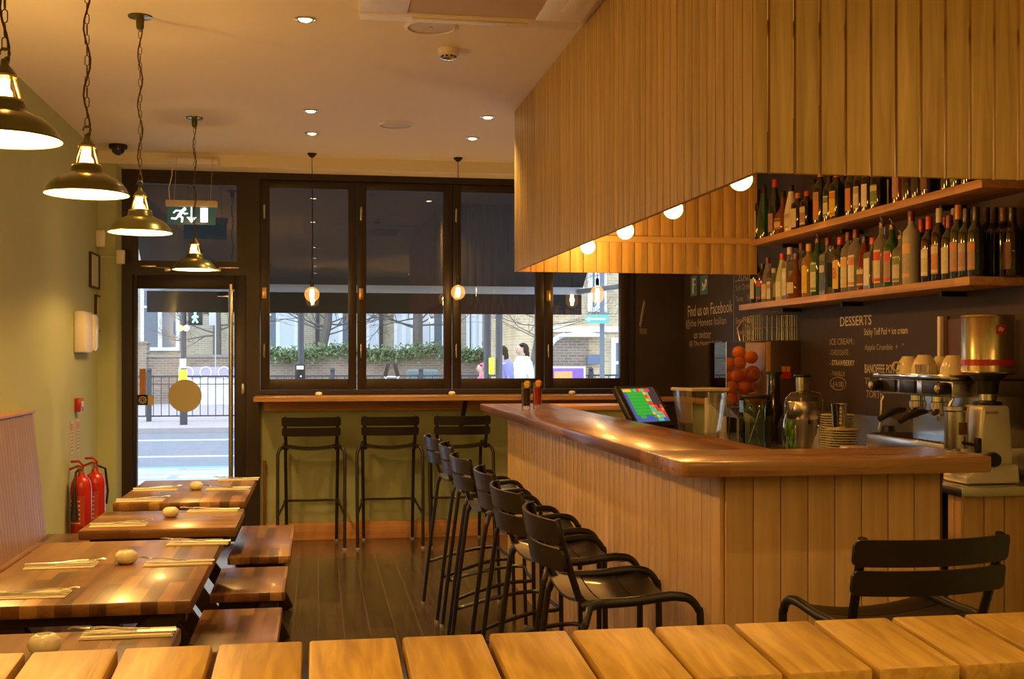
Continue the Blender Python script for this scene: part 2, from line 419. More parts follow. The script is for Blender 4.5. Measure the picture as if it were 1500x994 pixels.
p = onY(221, 586, 8.885); tag(obj('payment_sticker', MB().box(p, (.045, .003, .075)), pbr('tan_card', (.5, .4, .25), .6)), 'small tan sticker beside the black square sticker on the door', 'sticker')

# ---------------- left wall fittings
p = onX(120, 485, -1.56)
t = thing('emergency_light', 'cream box shaped wall light with bulging glossy end on the left wall', 'wall light', (-1.56, 7.98, 1.565))
obj('housing', MB().box((.035, -.06, 0), (.07, .26, .27), bev=.012), M_white, t)
obj('cover', MB().box((.045, .14, 0), (.09, .15, .26), bev=.03), pbr('cover_gloss', (.8, .78, .74), .12, coat=.5), t)
for (px0, py0, px1, py1, lab) in ((130, 367, 143, 425, 'upper thin framed certificate on the left wall'), (138, 431, 146, 486, 'lower thin framed certificate on the left wall near the pier')):
    A = onX(px0, py0, -1.56); Bq = onX(px1, py1, -1.56)
    t = thing('picture_frame', lab, 'frame', (-1.56, (A.y+Bq.y)/2, (A.z+Bq.z)/2)); W = abs(A.y-Bq.y); Hh = .245 if py0 < 400 else .26
    bb = MB(); e = .012
    bb.bx(0, .018, -W/2, W/2, Hh/2-e, Hh/2).bx(0, .018, -W/2, W/2, -Hh/2, -Hh/2+e).bx(0, .018, -W/2, -W/2+e, -Hh/2+e, Hh/2-e).bx(0, .018, W/2-e, W/2, -Hh/2+e, Hh/2-e)
    obj('frame', bb, M_darkwood, t); obj('paper', MB().bx(0, .008, -W/2+e, W/2-e, -Hh/2+e, Hh/2-e), pbr('paper', (.6, .6, .52), .8), t)
t = thing('alarm_sensor', 'white motion sensor high in the left corner beside the pier', 'sensor', (-1.56, 8.565, 2.245))
obj('body', MB().box((.03, 0, 0), (.06, .07, .125), bev=.012), M_white, t); obj('lens', MB().box((.058, -.0, -.02), (.008, .04, .05), bev=.003), pbr('sensor_lens', (.6, .6, .58), .3), t)
t = thing('door_contact_box', 'pinkish white box fixed on the pier at the top of the door', 'sensor', (-1.40, 8.60, 2.12))
obj('body', MB().box((0, 0, 0), (.058, .04, .10), bev=.008), M_white, t); obj('cable', MB().tube([(-.03, .0, -.0), (-.07, .01, .0), (-.15, .01, .004)], .003, 6), M_white, t)
t = thing('fire_call_point', 'small red fire alarm call point above the extinguishers', 'alarm', (-1.56, 7.86, 1.09))
obj('body', MB().box((.02, 0, 0), (.04, .09, .09), bev=.006), M_red, t); obj('window', MB().box((.042, 0, .005), (.004, .05, .035)), M_white, t)
for px, lab in ((105, 'left'), (114, 'right')):
    q = onX(px, 639, -1.558)
    t = thing('extinguisher_notice', lab+' narrow red and white instruction strip above the extinguishers', 'sign', (-1.558, q.y, .883), group=None)
    obj('panel', MB().box((0, 0, 0), (.004, .085, .21)), pbr('notice_white', (.52, .50, .38), .5), t)
    obj('red_heading', MB().box((.003, 0, .07), (.003, .07, .045)), pbr('faded_red', (.55, .2, .13), .5), t)
    k = MB()
    for j in range(6): k.box((.003, 0, .03-.022*j), (.002, .06, .006))
    obj('text_lines', k, pbr('notice_ink', (.35, .14, .1), .6), t)
def extinguisher(loc, lab, horn):
    t = thing('fire_extinguisher', lab, 'fire extinguisher', loc, -.5, group='fire extinguishers by the left wall'); t.scale = (.86, .86, .86)
    R = .075; Hh = .50
    obj('cylinder', MB().lathe([(0, 0), (R*.9, 0), (R, .012), (R, Hh-.09), (R*.93, Hh-.05), (R*.7, Hh-.015), (.028, Hh), (.02, Hh+.03), (0, Hh+.03)], seg=28), M_red, t)
    obj('valve', MB().lathe([(0, Hh+.03), (.018, Hh+.03), (.018, Hh+.065), (0, Hh+.065)], seg=14), M_brass, t)
    obj('handle', MB().tube([(.02, 0, Hh+.06), (-.03, 0, Hh+.07), (-.10, 0, Hh+.045)], .009, 8).tube([(.02, 0, Hh+.075), (-.02, 0, Hh+.105), (-.09, 0, Hh+.10)], .009, 8), M_red, t)
    obj('gauge', MB().lathe([(0, 0), (.016, 0), (.016, .012), (0, .012)], c=(0, -.018, Hh+.05), rot=Matrix.Rotation(pi/2, 4, 'X'), seg=14), M_steel, t)
    lb = MB().lathe([(R+.001, .14), (R+.001, .36)], seg=14, a0=-pi*.72, a1=-pi*.18)
    obj('instruction_label', lb, pbr('ext_label', (.62, .5, .33) if not horn else (.42, .05, .03), .5), t)
    k = MB()
    for j in range(6):
        for s_ in range(5):
            a = -pi*.64 + s_*.24
            k.box(((R+.002)*cos(a), (R+.002)*sin(a), .16+.032*j), (.012, .002, .010), rot=Matrix.Rotation(a+pi/2, 4, 'Z'))
    obj('label_print', k, pbr('label_print', (.75, .6, .5), .6), t)
    if horn:
        obj('hose', MB().tube([(.0, -.03, Hh+.045), (.01, -.07, Hh+.03), (.02, -.092, Hh-.03), (.02, -.095, Hh-.10)], .009, 8), M_black, t)
        obj('horn', MB().lathe([(.010, 0), (.014, -.02), (.028, -.20), (.030, -.21), (0, -.21)], c=(.02, -.098, Hh-.10), seg=14), M_black, t)
    else:
        obj('hose', MB().tube([(.0, .03, Hh+.045), (.03, .08, Hh+.02), (.05, .085, Hh-.15), (.04, .08, Hh-.25)], .009, 8), M_black, t)
    return t
extinguisher((-1.48, 7.62, .22), 'left red fire extinguisher with black horn, standing behind the bench end', True)
extinguisher((-1.44, 7.86, .22), 'right red fire extinguisher with cream label, behind the one with a horn', False)
# plinth that carries the extinguishers (hidden behind the table)
tag(obj('extinguisher_stand', MB().box((-1.455, 7.74, .11), (.19, .46, .22), bev=.01), M_red), 'red floor stand carrying both fire extinguishers', 'stand')

# ---------------- bench along the left wall
t = thing('wall_bench', 'long fixed wooden bench with tall beadboard back along the left wall', 'bench', (-1.3, 4, 0))
M_ = Matrix.Translation((1.3, -4, 0))
b = MB()
yy = -1.0
while yy < 6.42:
    y1 = min(yy+.052, 6.45)
    b.prism([(-1.445, .45), (-1.515, 1.105), (-1.495, 1.105), (-1.425, .45)], 'Y', yy, y1-.004); yy += .052
bmesh.ops.transform(b.bm, matrix=M_, verts=b.bm.verts)
obj('back_boards', b, M_bead, t)
b = MB().prism([(-1.56, 0), (-1.56, 1.10), (-1.515, 1.10), (-1.445, .45), (-1.445, 0)], 'Y', -1.0, 6.45)
bmesh.ops.transform(b.bm, matrix=M_, verts=b.bm.verts); obj('back_core', b, M_darkwood, t)
b = MB().bx(-1.56, -1.485, -1.0, 6.46, 1.105, 1.12, bev=.003); bmesh.ops.transform(b.bm, matrix=M_, verts=b.bm.verts); obj('top_rail', b, M_skirt, t)
b = MB().bx(-1.44, -1.05, -1.0, 6.50, .41, .45, bev=.005); bmesh.ops.transform(b.bm, matrix=M_, verts=b.bm.verts); obj('seat', b, M_blockY, t)
b = MB().bx(-1.44, -1.10, -1.0, 6.46, .0, .41); bmesh.ops.transform(b.bm, matrix=M_, verts=b.bm.verts); obj('base', b, M_bead, t)

# ---------------- tables and benches
def trestle(root, w, L, h, name='leg'):
    for sy in (-1, 1):
        y = sy*(L/2-.16 if L > .7 else L/2-.10)
        for sx in (-1, 1):
            b = MB().bar((sx*(w/2-.04), y+sx*.018, .0), (-sx*(w/2-.06), y+sx*.018, h), .035, .075, up=(1, 0, 0), bev=.003)
            obj(name, b, M_darkwood, root)
        obj('cross_rail', MB().bx(-w/2+.03, w/2-.03, y-.03, y+.03, h-.05, h-.001), M_darkwood, root)
    obj('stretcher', MB().bx(-.025, .025, -L/2+.12, L/2-.12, h/2-.035, h/2+.035), M_darkwood, root)
def table(x0, x1, y0, y1, lab):
    t = thing('dining_table', lab, 'table', ((x0+x1)/2, (y0+y1)/2, 0), group='block wood dining tables')
    obj('tabletop', MB().bx((x0-x1)/2, (x1-x0)/2, (y0-y1)/2, (y1-y0)/2, .692, .73, bev=.006), M_blockX if y1-y0 < .7 else M_blockY, t)
    trestle(t, x1-x0, y1-y0, .692)
def seatbench(x0, x1, y0, y1, lab):
    t = thing('bench_seat', lab, 'bench', ((x0+x1)/2, (y0+y1)/2, 0), group='backless wooden bench seats')
    obj('seat', MB().bx((x0-x1)/2, (x1-x0)/2, (y0-y1)/2, (y1-y0)/2, .412, .45, bev=.006), M_blockY, t)
    trestle(t, x1-x0, y1-y0, .412)
table(-.93, -.335, 5.49, 6.48, 'farthest wooden dining table, closest to the glass door')
table(-.915, -.32, 4.65, 5.20, 'short wooden dining table, second from the door')
table(-.975, -.345, 3.27, 4.37, 'long wooden dining table in the middle, laid with four napkins')
table(-.945, -.335, 1.93, 2.945, 'nearest wooden dining table, partly behind the foreground boards')
seatbench(-.425, -.13, 5.60, 6.63, 'farthest backless wooden bench, beside the table by the door')
seatbench(-.43, -.133, 4.74, 5.32, 'short backless wooden bench, middle of the three')
seatbench(-.427, -.134, 3.38, 4.45, 'nearest backless wooden bench, beside the long middle table')
# place settings
def fork_mesh():
    b = MB()
    b.tube([(-.095, 0, .002), (-.03, 0, .004), (.02, 0, .008), (.045, 0, .006)], .003, 6, radii=[.0042, .0034, .0025, .0035])
    b.box((.058, 0, .006), (.022, .018, .003), bev=.001)
    for k in range(4): b.tube([(.066, -.0075+.005*k, .006), (.085, -.0075+.005*k, .009), (.098, -.0072+.0048*k, .007)], .0013, 5)
    return b
def knife_mesh():
    b = MB(); b.tube([(-.11, 0, .004), (-.02, 0, .004)], .0045, 8, radii=[.0055, .004])
    b.prism([(-.02, -.007), (.08, -.009), (.105, -.003), (.108, .004), (.09, .007), (-.02, .006)], 'Z', .003, .0045)
    return b
FK, KN = None, None
def setting(px, py, zt, rz, lab, fa=.12, off=.012):
    global FK, KN
    p = onZ(px, py, zt)
    b = MB(); b.box((0, 0, .0015), (.215, .095, .003), bev=.001); b.box((.0, .006, .0045), (.21, .08, .003), bev=.001)
    n_ = obj('napkin', b, M_napkin); n_.location = (p.x, p.y, zt); n_.rotation_euler = (0, 0, rz)
    tag(n_, 'folded cream napkin '+lab, 'napkin', 'folded napkins on the tables')
    if FK is None:
        FK = obj('fork', fork_mesh(), M_steel); KN = obj('knife', knife_mesh(), M_steel); f, k = FK, KN
    else:
        f = FK.copy(); k = KN.copy(); COL.objects.link(f); COL.objects.link(k)
    f.location = (p.x-.005+.04*cos(rz+fa), p.y+off+.03*abs(sin(fa)), zt+.0066); f.rotation_euler = (0, 0, rz+fa)
    k.location = (p.x+.005, p.y-.022, zt+.0066); k.rotation_euler = (0, 0, rz-.03)
    tag(f, 'steel fork on the napkin '+lab, 'fork', 'forks on the tables'); tag(k, 'steel knife on the napkin '+lab, 'knife', 'knives on the tables')
ZT = .7302
setting(349, 702.5, ZT, pi+.05, 'at the far right of the farthest table', -.35)
setting(334, 716, ZT, pi-.05, 'at the near right of the farthest table', -.45)
setting(228, 717, ZT, .03, 'at the far left of the farthest table', .25)
setting(206, 733, ZT, -.02, 'at the near left of the farthest table', .3)
setting(174, 769, ZT, .02, 'on the left of the second table from the door', .3)
setting(312, 748, ZT, pi, 'on the right of the second table from the door', -.2)
setting(90, 829, ZT, .02, 'at the far left of the long middle table', .18)
setting(42, 872, ZT, -.02, 'at the near left of the long middle table', .1)
setting(291, 795.5, ZT, pi-.03, 'at the far right of the long middle table', -.3)
setting(262, 825, ZT, pi+.04, 'at the near right of the long middle table', -.4)
setting(188, 928, ZT, pi+.02, 'on the right of the nearest table', -.15)
def holder(p, s, lab):
    b = MB().lathe([(0, 0), (.020, .0), (.031, .008), (.036, .022), (.033, .036), (.022, .046), (.014, .047), (.012, .040), (0, .040)], seg=28)
    o = obj('tealight_holder', b, M_cream); o.location = p; o.scale = (s*.86, s*.86, s*.80); tag(o, lab, 'candle holder', 'cream pebble candle holders')
holder(onZ(287.5, 717, .7301), 1.12, 'round cream tealight holder on the farthest table')
holder(onZ(250, 757, .7301), 1.12, 'round cream tealight holder on the second table from the door')
holder(onZ(185, 825, .7301), 1.18, 'round cream tealight holder on the long middle table')
holder(onZ(65, 957, .7301), 1.2, 'round cream tealight holder on the nearest table')
for px, s_ in ((467, 'above the left window stool'), (662, 'above the right window stool'), (838, 'beyond the two red and brown drinks')):
    holder(onY(px, 580, 8.50).xy.to_3d() + Vector((0, 0, 1.1152)), .85, 'round cream tealight holder on the window ledge '+s_)

# ---------------- window ledge
t = thing('window_ledge', 'long wooden drinks ledge running under the windows', 'ledge', (0, 8.66, 0))
obj('top', MB().bx(-.46, 2.47, -.21, .25, 1.078, 1.115, bev=.006), M_counterX, t)
obj('apron', MB().bx(-.40, 2.45, .215, .255, .99, 1.077), M_skirt, t)
for x in (1.10, 2.3):
    obj('bracket', MB().bar((x, .235, .86), (x, -.05, 1.077), .03, .03, up=(1, 0, 0)), M_darkwood, t)
obj('front_edge', MB().bx(-.46, 2.47, -.214, -.2101, 1.08, 1.112), M_counterX, t)
t = thing('copper_pipe', 'thin copper pipe running up the left end of the knee wall', 'pipe', (-.40, 8.88, 0))
obj('pipe', MB().tube([(0, 0, .03), (0, 0, .62)], .011, 10), pbr('copper', (.65, .3, .13), .3, 1), t)
obj('clip', MB().box((0, .01, .3), (.035, .03, .015)), M_brass, t)
t = thing('side_table', 'pale topped wooden side counter beyond the bar, under the window ledge', 'counter', (2.03, 8.1, 0))
obj('top', MB().bx(-.36, .45, -.1, .3, 1.02, 1.055, bev=.004), M_skirt, t)
obj('base', MB().bx(-.33, .43, -.05, .28, 0, 1.02), M_green, t)

# ---------------- bar counter
t = thing('bar_counter', 'L shaped timber clad bar counter with polished block wood top', 'bar counter', (1.5, 4.5, 0))
o_ = Vector((-1.5, -4.5, 0))
def off(b): bmesh.ops.translate(b.bm, vec=o_, verts=b.bm.verts); return b
CT = 1.10
b = MB().prism([(1.03, 3.5605), (1.47, 3.5605), (1.47, 7.33), (1.03, 7.33)], 'Z', CT-.045, CT)
bmesh.ops.bevel(b.bm, geom=b.bm.edges[:], offset=.006, segments=2, affect='EDGES', profile=.5)
obj('long_top', off(b), M_counterY, t)
b = MB().prism([(1.045, 3.15), (1.985, 3.15), (2.015, 3.19), (2.015, 3.56), (1.03, 3.56), (1.03, 3.165)], 'Z', CT-.045, CT)
bmesh.ops.bevel(b.bm, geom=b.bm.edges[:], offset=.004, segments=2, affect='EDGES', profile=.5)
obj('short_top', off(b), M_counterX, t)
b = MB(); y = 3.295
while y < 7.19: b.bx(1.19, 1.205, y, min(y+.0815, 7.2), .0, CT-.046, bev=.0015); y += .084
obj('side_boards', off(b), M_panel, t)
b = MB(); x = 1.205
while x < 1.90: b.bx(x, min(x+.0845, 1.92), 3.28, 3.295, .0, CT-.046, bev=.0015); x += .087
obj('front_boards', off(b), M_panel, t)
obj('carcass', off(MB().bx(1.2055, 1.43, 3.2955, 7.19, 0, CT-.0455).bx(1.43, 1.915, 3.2955, 3.52, 0, CT-.0455)), pbr('dark_groove_wood', (.10, .05, .02), .7), t)
obj('worktop', off(MB().bx(1.431, 1.90, 3.9, 7.1, .80, .83)), M_steel, t)
obj('work_cabinet', off(MB().bx(1.431, 1.86, 3.9, 7.1, 0, .80)), M_black, t)

# ---------------- foreground partition capped with boards
t = thing('slatted_partition', 'low partition in the foreground capped with golden oak boards', 'partition', (.4, 1.72, 0))
gx = [-.85, -.71, -.572, -.434, -.299, -.158, -.019, .128, .269, .407, .548, .686, .829, .972, 1.108, 1.25, 1.39]
b = MB(); tl = Matrix.Rotation(radians(5), 4, 'X')
for i in range(len(gx)-1):
    xa, xb = gx[i]+.005, gx[i+1]-.005
    b.box(((xa+xb)/2-.4, .009, .926), (xb-xa, .236, .032), rot=tl, bev=.005)
obj('cap_boards', b, M_cap, t)
obj('rail', MB().bx(-1.22, .98, -.07, .08, .86, .893), M_skirt, t)
b = MB(); x = -1.22
while x < .97: b.bx(x, x+.088, -.02, .02, 0, .86, bev=.002); x += .0935
obj('upright_boards', b, M_panel, t)

# ---------------- stools
def slat(b, w, z0, z1, y0, sag, th, lean):
    n = 10
    def P(i, top, f):
        u = -1 + 2*i/n
        y = y0 - sag*(1-u*u) + (lean if top else 0) - (th if f else 0)
        return (u*w/2, y, z1 if top else z0)
    rows = []
    for i in range(n+1):
        rows.append([b.bm.verts.new(P(i, a, c)) for a, c in ((0, 0), (1, 0), (1, 1), (0, 1))])
    for i in range(n):
        for k in range(4):
            b.bm.faces.new((rows[i][k], rows[i][(k+1) % 4], rows[i+1][(k+1) % 4], rows[i+1][k]))
    b.bm.faces.new(rows[0]); b.bm.faces.new(rows[-1][::-1])
    bmesh.ops.bevel(b.bm, geom=[e for e in b.bm.edges if abs(e.verts[0].co.x-e.verts[1].co.x) < 1e-6 and abs(e.verts[0].co.x) > w/2-1e-4 and abs(e.verts[0].co.z-e.verts[1].co.z) < 1e-6], offset=.015, segments=3, affect='EDGES', profile=.5)
    return b
def make_stool(label):
    t = thing('bar_stool', label, 'bar stool', group='black metal slatted bar stools')
    obj('back_slat', slat(MB(), .425, .900, .966, -.238, .058, .012, -.014), M_stool, t)
    obj('back_slat', slat(MB(), .42, .828, .890, -.222, .058, .012, -.014), M_stool, t)
    # dished seat of three panels
    for k in range(3):
        ya = -.19 + .128*k; yb = ya + .122
        def fn(u, v, dz):
            x = (-.19 + .38*u); y = ya + (yb-ya)*v
            z = .735 - .022*(1-(x/.19)**2) + .018*((y+.0)/.19)**2 + dz
            if y > .15: z -= (y-.15)*.35
            return (x, y, z)
        b = MB(); b.quadgrid(lambda u, v: fn(u, v, .004), 8, 3); b.quadgrid(lambda u, v: fn(u, v, -.004), 8, 3)
        bmesh.ops.bridge_loops(b.bm, edges=[e for e in b.bm.edges if len(e.link_faces) == 1])
        obj('seat_panel', b, M_stool, t)
    for s in (-1, 1):
        obj('back_post', MB().tube([(s*.178, -.150, .728), (s*.182, -.180, .76), (s*.186, -.213, .84), (s*.188, -.238, .905), (s*.188, -.255, .968)], .0125, 8), M_stool, t)
        rail = [(s*.185, -.168, .732), (s*.196, -.14, .738), (s*.203, -.10, .742), (s*.200, .0, .744), (s*.198, .10, .752), (s*.197, .145, .754)]
        obj('side_rail', MB().tube(curve(rail), .0135, 10), M_stool, t)
        rear = [(s*.238, -.285, .0), (s*.240, -.232, .35), (s*.241, -.182, .66), (s*.239, -.172, .695), (s*.230, -.160, .722), (s*.216, -.145, .737), (s*.203, -.10, .742)]
        obj('leg', MB().tube(curve(rear), .0125, 10), M_stool, t)
        front = [(s*.197, .145, .754), (s*.197, .185, .750), (s*.197, .212, .738), (s*.196, .232, .715), (s*.195, .242, .675), (s*.190, .245, .35), (s*.186, .255, .0)]
        obj('leg', MB().tube(curve(front), .0125, 10), M_stool, t)
    hoop = [(-.240, -.248, .245), (-.240, -.22, .245), (-.222, -.10, .275), (-.20, .10, .31), (-.188, .235, .315), (0, .235, .315), (.188, .235, .315), (.20, .10, .31), (.222, -.10, .275), (.240, -.22, .245), (.240, -.248, .245)]
    obj('footrest', MB().tube(curve(hoop, 3), .009, 8), M_stool, t)
    for c in ((-.238, -.285, 0), (.238, -.285, 0), (-.186, .255, 0), (.186, .255, 0)):
        obj('foot_cap', MB().lathe([(0, 0), (.015, 0), (.015, .015), (0, .015)], c=c, seg=10), pbr('grey_foot', (.3, .28, .25), .5), t)
    for c in t.children:
        for v in c.data.vertices: v.co.y *= .80
    return t
ord_ = ['nearest', 'second nearest', 'third nearest', 'fourth nearest', 'fifth nearest', 'farthest']
st0 = make_stool('nearest black slatted bar stool in the row along the counter side')
st0.location = (.832, 3.185, 0); st0.rotation_euler = (0, 0, -pi/2)
for i, y in enumerate((3.80, 4.37, 5.02, 5.68, 6.28)):
    dup(st0, (.838 + (.01 if i % 2 else -.008), y, 0), -pi/2 + (.05, -.04, .03, -.06, .06)[i], ord_[i+1] + ' black slatted bar stool in the row along the counter side')
dup(st0, (1.455, 2.775, 0), .07, 'black bar stool at the short front end of the counter, back to the viewer')
for px, lab in ((456, 'left'), (574, 'middle'), (680, 'right')):
    q = onY(px, 640, 8.32); dup(st0, (q.x, 8.64, 0), (.0, -.02, .01)[('left', 'middle', 'right').index(lab)], lab + ' one of the three black bar stools under the window ledge')
# ================================================================ CANOPY OVER THE BAR
t = thing('slatted_canopy', 'large boxed canopy of pale vertical boards hanging over the bar', 'canopy', (2.0, 4.8, 1.9))
o_ = Vector((-2.0, -4.8, -1.9))
zb = lambda y: 1.900 + (y-2.95)/3.85*.015
b = MB(); y = 2.97
while y < 6.78:
    b.bx(1.165, 1.183, y, min(y+.0685, 6.80), zb(y), CZ-.002, bev=.0012); y += .074
obj('side_boards', off(b), M_canopy, t)
b = MB(); x = 1.167; first = True
while x < 2.90:
    w = .034 if first else .066; b.bx(x, min(x+w, 2.915), 2.95, 2.968, 1.90, CZ-.002, bev=.0012); x += w+.0082; first = False
obj('front_boards', off(b), M_canopy, t)
b = MB(); x = 1.186
while x < 2.66: b.bx(x, min(x+.0765, 2.70), 6.80, 6.818, 1.915, CZ-.002, bev=.0012); x += .081
obj('far_boards', off(b), M_canopy, t)
b = MB()
for z in (2.12, 2.50, 2.83): b.bx(1.186, 2.68, 6.775, 6.798, z-.018, z+.018)
for z in (2.30, 2.60, 2.83): b.bx(1.186, 2.915, 2.97, 2.995, z-.02, z+.02)
obj('cross_battens', off(b), M_canopyH, t)
b = MB()
for z in (2.30, 2.60, 2.83): b.bx(1.185, 1.205, 3.0, 6.77, z-.02, z+.02)
obj('long_battens', off(b), M_canopyH, t)

# ---------------- bulbs
def pend_bulb(p, D, label, cat_group, e, cord_top, elong=1.0, solid=False, rose=True):
    t = thing('pendant_bulb', label, 'pendant light', p, group=cat_group)
    L = cord_top - p[2]
    if rose: obj('ceiling_rose', MB().lathe([(0, 0), (.035, 0), (.033, -.008), (.012, -.03), (0, -.03)], c=(0, 0, L), seg=20), M_black, t)
    obj('cord', MB().tube([(0, 0, D*.5*elong+.045), (.002, 0, L/2), (0, 0, L-.02)], .003, 6), M_black, t)
    obj('socket', MB().lathe([(0, .055), (.008, .055), (.013, .045), (.013, .0), (.010, -.003), (0, -.003)], c=(0, 0, D*.5*elong), seg=16), M_black if not solid else M_brass, t)
    prof = [(.012, .5*D*elong)] + [(D/2*sin(a), D/2*elong*cos(a)) for a in [.35+(pi-.35)*k/12 for k in range(13)]]
    if solid:
        obj('glass_globe', MB().lathe(prof, seg=24), M_bulbhot, t)
    else:
        g = obj('glass_globe', MB().lathe(prof, seg=24), M_bulbglass, t)
        f = MB()
        for k in range(6):
            a = k*pi/3
            f.tube([(.008*cos(a), .008*sin(a), .34*D*elong), (.014*cos(a), .014*sin(a), 0), (.006*cos(a), .006*sin(a), -.34*D*elong)], .0045, 6)
        obj('filament', f, M_fil, t)
    light('POINT', 'bulb_light', (0, 0, 0), e, r=D/2 if solid else .02, parent=t)
    return t
for i, (px, py) in enumerate(((457, 431), (671, 428), (875, 431))):
    q = onY(px, py, 8.46)
    pend_bulb(tuple(q), .108, ('left', 'middle', 'right')[i]+' hanging round filament bulb in front of the windows', 'filament bulbs by the windows', 7, CZ if i < 2 else CZ, 1.0 if i < 2 else 1.25)
for i, (px, py, y) in enumerate(((1085, 262, 4.0), (986, 306, 4.81), (916, 338, 5.62), (861, 361, 6.53))):
    q = onY(px, py, y)
    pend_bulb(tuple(q), .086, ('nearest', 'second nearest', 'third nearest', 'farthest')[i]+' glowing round bulb under the slatted canopy edge', 'glowing bulbs under the canopy', 17, CZ, 1.0, solid=True)

# ---------------- industrial shade pendants
M_shadeout = pbr('aged_bronze_enamel', (.095, .090, .020), .30, .5, coat=.3)
M_shadein = pbr('cream_enamel', (.85, .80, .62), .4)
def shade_pendant(label, p):
    t = thing('pendant_lamp', label, 'pendant lamp', p, group='bronze factory shade pendants')
    L = CZ - p[2]
    prof = [(.135, .0), (.136, .004), (.131, .010), (.126, .022), (.112, .040), (.090, .056), (.066, .066), (.055, .071), (.052, .076), (.050, .090), (.044, .096)]
    inner = [(r-.0035, z-.0015) for r, z in prof[2:]][::-1] + [(.131, .002), (.135, .0)]
    b = MB(); b.mi = 0; b.lathe(prof, seg=48); b.mi = 1; b.lathe(inner, seg=48); b.mi = 0
    obj('lamp_shade', b, [M_shadeout, M_shadein], t)
    b = MB()
    for k in range(4):
        a = pi/4+k*pi/2
        b.tube([(.044*cos(a), .044*sin(a), .094), (.040*cos(a), .040*sin(a), .115), (.026*cos(a), .026*sin(a), .158)], .0038, 6)
    b.tube(arc((0, 0, .158), .026, 0, 2*pi, 16, (1, 0, 0), (0, 1, 0))[:-1], .004, 6, closed=True)
    b.tube(arc((0, 0, .096), .045, 0, 2*pi, 20, (1, 0, 0), (0, 1, 0))[:-1], .004, 6, closed=True)
    obj('gallery', b, M_brass, t)
    obj('cap', MB().lathe([(0, .20), (.008, .20), (.010, .185), (.020, .175), (.029, .162), (.026, .156), (0, .156)], seg=20), M_shadeout, t)
    obj('bulb', MB().lathe([(0, .155), (.012, .15), (.012, .128), (.020, .115), (.030, .095), (.030, .078), (.020, .060), (0, .054)], seg=16), M_bulbhot, t)
    obj('hook', MB().tube(arc((0, 0, .215), .012, -pi/2, pi*1.1, 12, (1, 0, 0), (0, 0, 1)), .003, 6), M_shadeout, t)
    b = MB(); z = .222; k = 0
    while z < L-.06:
        hx = (1, 0, 0) if k % 2 == 0 else (0, 1, 0)
        pts = arc((0, 0, z+.006+.020), .0065, 0, pi, 5, hx, (0, 0, 1)) + arc((0, 0, z+.006), .0065, pi, 2*pi, 5, hx, (0, 0, 1))
        b.tube(pts, .0016, 5, closed=True); z += .0345; k += 1
    obj('chain', b, M_shadeout, t)
    n = int(L/.04); pts = []
    for i in range(n+1):
        z = .17 + (L-.05-.17)*i/n; a = i*.9
        pts.append((.010*sin(a)*(1 if i else 0), .008*cos(a*.8), z))
    obj('cable', MB().tube(pts, .0032, 6), pbr('brown_flex', (.07, .03, .012), .7), t)
    obj('ceiling_rose', MB().lathe([(0, 0), (.052, 0), (.050, -.006), (.018, -.010), (.016, -.05), (.010, -.06), (0, -.06)], c=(0, 0, L), seg=24), M_shadeout, t)
    light('POINT', 'lamp_light', (0, 0, .045), 13, r=.022, parent=t)
    light('POINT', 'lamp_uplight', (0, 0, .128), 7, r=.016, parent=t)
    return t
for px, py, fw, lab in ((7, 202, 2.85, 'nearest'), (127.5, 286, 3.81, 'second nearest'), (205.3, 341, 4.98, 'third nearest'), (285, 396, 7.09, 'farthest')):
    d = ray(px, py); shade_pendant(lab+' bronze factory shade pendant hanging on a chain over the tables', (d.x*fw, d.y*fw, 1.94))
for x, y in ((1.9, .45), (.5, -1.0), (1.9, -1.9)): pend_bulb((x, y, 2.05), .12, 'added filament bulb out of view, lighting the canopy and counter front', 'added fill bulbs out of view', 36, CZ)  # unseen bulbs added to brighten the canopy and counter fronts
# two more of the row hang behind the viewer
for y in (1.2, -.8): shade_pendant('bronze factory shade pendant hanging over the tables behind the viewer', (-.76, y, 1.94))

# ---------------- ceiling fittings
M_led = emis('downlight_lamp', (1, .85, .45), 5)
def downlight(x, y, lab, e=42, vis=True):
    t = thing('ceiling_downlight', lab, 'downlight', (x, y, CZ), group='recessed ceiling downlights')
    obj('bezel', MB().lathe([(.030, -.002), (.040, -.008), (.048, -.004), (.048, 0), (.030, 0)], seg=24), M_steel, t)
    obj('lamp', MB().lathe([(0, -.012), (.012, -.012), (.024, -.009), (.030, -.001), (0, -.001)], seg=18), M_led, t)
    light('SPOT', 'downlight_beam', (0, 0, -.02), e, (1, .62, .24), r=.03, parent=t, size=radians(118), blend=.9)
for x, y, lab in ((-.056, 5.10, 'nearest recessed downlight, left of the air conditioner'), (-.044, 6.99, 'left recessed downlight of the farther row near the windows'), (-.04, 7.69, 'left recessed downlight closest to the windows'),
                  (1.03, 6.99, 'right recessed downlight beside the canopy corner'), (1.027, 7.68, 'right recessed downlight closest to the windows')):
    downlight(x, y, lab)
for x in (-.05, 1.6):
    for y, e_ in ((2.2, 12), (.5, 36), (-1.0, 60), (-2.6, 60)): downlight(x, y, 'added fill downlight in the unseen part of the ceiling', e_)  # added out of view as fill, spaced to reach faces toward the camera
def speaker(x, y, lab, r):
    t = thing('ceiling_speaker', lab, 'ceiling speaker', (x, y, CZ), group='round ceiling speakers')
    obj('rim', MB().lathe([(r*.86, -.004), (r*.88, -.010), (r, -.004), (r, 0), (r*.86, 0)], seg=36), M_white, t)
    obj('grille', MB().lathe([(0, -.005), (r*.86, -.003), (r*.86, 0), (0, 0)], seg=36), pbr('grille', (.60, .56, .50), .6), t)
    obj('centre', MB().lathe([(0, -.009), (.008, -.008), (.01, -.004), (0, -.004)], seg=10), M_brass, t)
